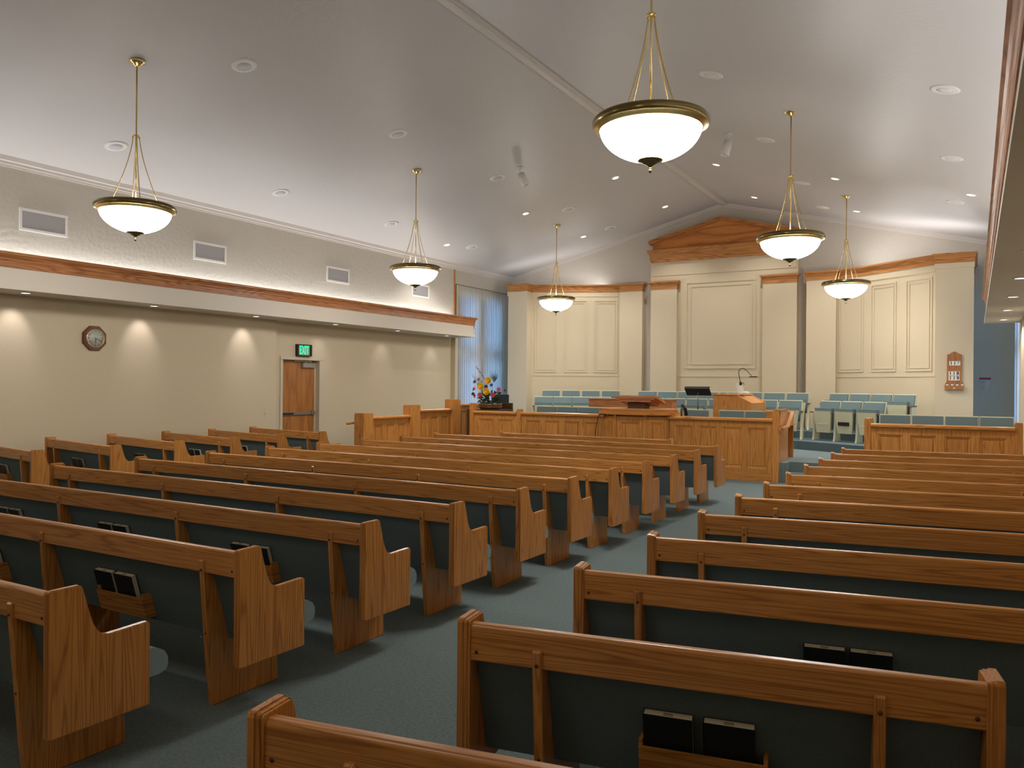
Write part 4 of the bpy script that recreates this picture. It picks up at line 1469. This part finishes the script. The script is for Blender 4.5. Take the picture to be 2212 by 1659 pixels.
# exit door in the left bay
dr = MB()
x0 = DX
dr.box(x0 - 0.16, x0 + 0.02, 11.075, 11.137, 0, 2.05, 0.004); dr.box(x0 - 0.16, x0 + 0.02, 12.13, 12.235, 0, 2.05, 0.004)
dr.box(x0 - 0.16, x0 + 0.02, 11.075, 12.235, 2.043, 2.11, 0.004)
dr.box(x0 - 0.16, x0 - 0.09, 11.13, 11.15, 0, 2.05); dr.box(x0 - 0.16, x0 - 0.09, 12.10, 12.14, 0, 2.05)
D1 = struct(dr, 'door_1', 'doorframe')
q = MB(); q.box(x0 - 0.15, x0 - 0.105, 11.13, 12.12, 0.01, 2.04); q.build('door_leaf', 'doorwood', D1)
q = MB(); q.box(x0 - 0.105, x0 - 0.07, 11.14, 12.08, 0.955, 1.01, 0.006); q.box(x0 - 0.105, x0 - 0.055, 12.0, 12.09, 0.945, 1.02, 0.006); q.build('push_bar', 'steel', D1)
q = MB(); q.box(x0 - 0.068, x0 - 0.062, 11.15, 11.50, 0.965, 1.0); q.build('push_pad', 'black', D1)
q = MB(); q.box(x0 - 0.105, x0 - 0.05, 11.74, 12.09, 1.90, 1.99, 0.006); q.build('door_closer', 'greypaint', D1)
q = MB(); q.box(x0 - 0.085, x0 - 0.065, 11.52, 12.0, 2.015, 2.035, 0.004); q.box(x0 - 0.08, x0 - 0.06, 11.8, 11.83, 1.98, 2.02); q.build('closer_arm', 'steel', D1)

ex = thing('exit_sign', 'black framed exit sign glowing green above the door', 'sign', (DX, 11.67, 2.235))
q = MB()
for a, b2, c, d in ((-0.195, 0.195, 0.095, 0.118), (-0.195, 0.195, -0.118, -0.095), (-0.195, -0.165, -0.095, 0.095), (0.165, 0.195, -0.095, 0.095)):
    q.box(0, 0.07, a, b2, c, d, 0.003)
q.build('frame', 'black', ex)
q = MB(); q.box(0, 0.035, -0.165, 0.165, -0.095, 0.095); q.build('face', 'exitface', ex)
text_mesh('EXIT', 0.215, 'exitgreen', 'lettering', ex, Matrix.Translation((0.037, 0.012, 0.0)) @ TX @ Matrix.Diagonal((0.60, 1.12, 1, 1)), 0.0015, 0.004)

sw = thing('light_switch', 'ivory light switch plate on the wall beside the exit door', 'switch', (XL, 10.62, 1.01))
q = MB(); q.box(0, 0.008, -0.038, 0.038, -0.06, 0.06, 0.003); q.build('plate', 'ivory', sw)
q = MB(); q.box(0.008, 0.02, -0.006, 0.006, -0.012, 0.014, 0.002); q.build('toggle', 'ivory', sw)

# hymn number board on the right pilaster
hb = thing('hymn_board', 'wooden hymn board with numbers on the front wall pilaster', 'sign', (-0.341, 17.88, 1.57))
def TY(x, z, y=-0.03):
    return Matrix.Translation((x, y, z)) @ Matrix.Rotation(PI / 2, 4, 'X')
out = [(-0.128, 0.10), (-0.128, 0.68)]
for k in range(13):
    a = k / 12
    out.append((-0.128 + 0.256 * a, 0.68 + 0.062 * math.sin(PI * a) ** 2))
out = out + [(0.128, 0.68), (0.128, 0.10)]
pl = [(-0.165, 0.09), (-0.15, 0.125), (-0.133, 0.15), (-0.128, 0.18)] + out[1:-1] + [(0.128, 0.18), (0.133, 0.15), (0.15, 0.125), (0.165, 0.09)]
q = MB(); q.prism(pl, -0.022, 0.0, 'Y', bev=0.003); q.build('back_board', 'boardwood', hb)
q = MB(); q.box(-0.165, 0.165, -0.06, 0.0, 0.0, 0.085, 0.004)
q.build('card_tray', 'boardwood', hb)
q = MB()
for k in range(4):
    xx = -0.13 + k * 0.085
    q.prism([(xx - 0.02, 0.10), (xx + 0.045, 0.10), (xx + 0.03, 0.088), (xx + 0.018, 0.075), (xx - 0.005, 0.075), (xx - 0.012, 0.088)], -0.064, -0.058, 'Y')
q.box(-0.022, 0.022, -0.063, -0.06, 0.018, 0.032)
q.build('spare_cards', 'card', hb)
for num, xc_, zc_ in (('116', 0.006, 0.512), ('118', -0.005, 0.313), ('119', -0.004, 0.218)):
    for j, ch in enumerate(num):
        xx = xc_ + (j - 1) * 0.063
        c_ = MB(); c_.box(xx - 0.031, xx + 0.031, -0.026, -0.022, zc_ - 0.042, zc_ + 0.042, 0.001)
        co = c_.build('number_card', 'card', hb)
        text_mesh(ch, 0.088, 'ink', 'numeral', co, TY(xx, zc_, -0.0265), 0.0004, 0.003)
q = MB(); q.box(-0.11, 0.11, -0.025, -0.022, 0.655, 0.662); q.build('ledge', 'boardwood', hb)

br = thing('leaflet_holder', 'clear leaflet holder with red header on the shaded end wall', 'leaflet holder', (0.19, YF, 1.55))
q = MB(); q.prism([(-0.095, 0.0), (0.05, 0.0), (0.10, 0.23), (0.10, 0.27), (-0.095, 0.27)], -0.03, -0.026, 'Y'); q.build('pocket', 'acrylic', br)
q = MB(); q.prism([(-0.09, 0.005), (0.045, 0.005), (0.093, 0.225), (-0.09, 0.225)], -0.012, 0.0, 'Y'); q.build('leaflet', 'leaflet', br)
q = MB(); q.box(-0.10, 0.11, -0.034, 0.0, 0.235, 0.275); q.build('red_header', 'red', br)
q = MB(); q.box(-0.075, 0.005, -0.014, -0.012, 0.02, 0.19, 0, 0); q.box(-0.075, 0.01, -0.0145, -0.012, 0.175, 0.20, 0, 1); q.build('cover_picture', ['leaflet_photo', 'leaflet_navy'], br)
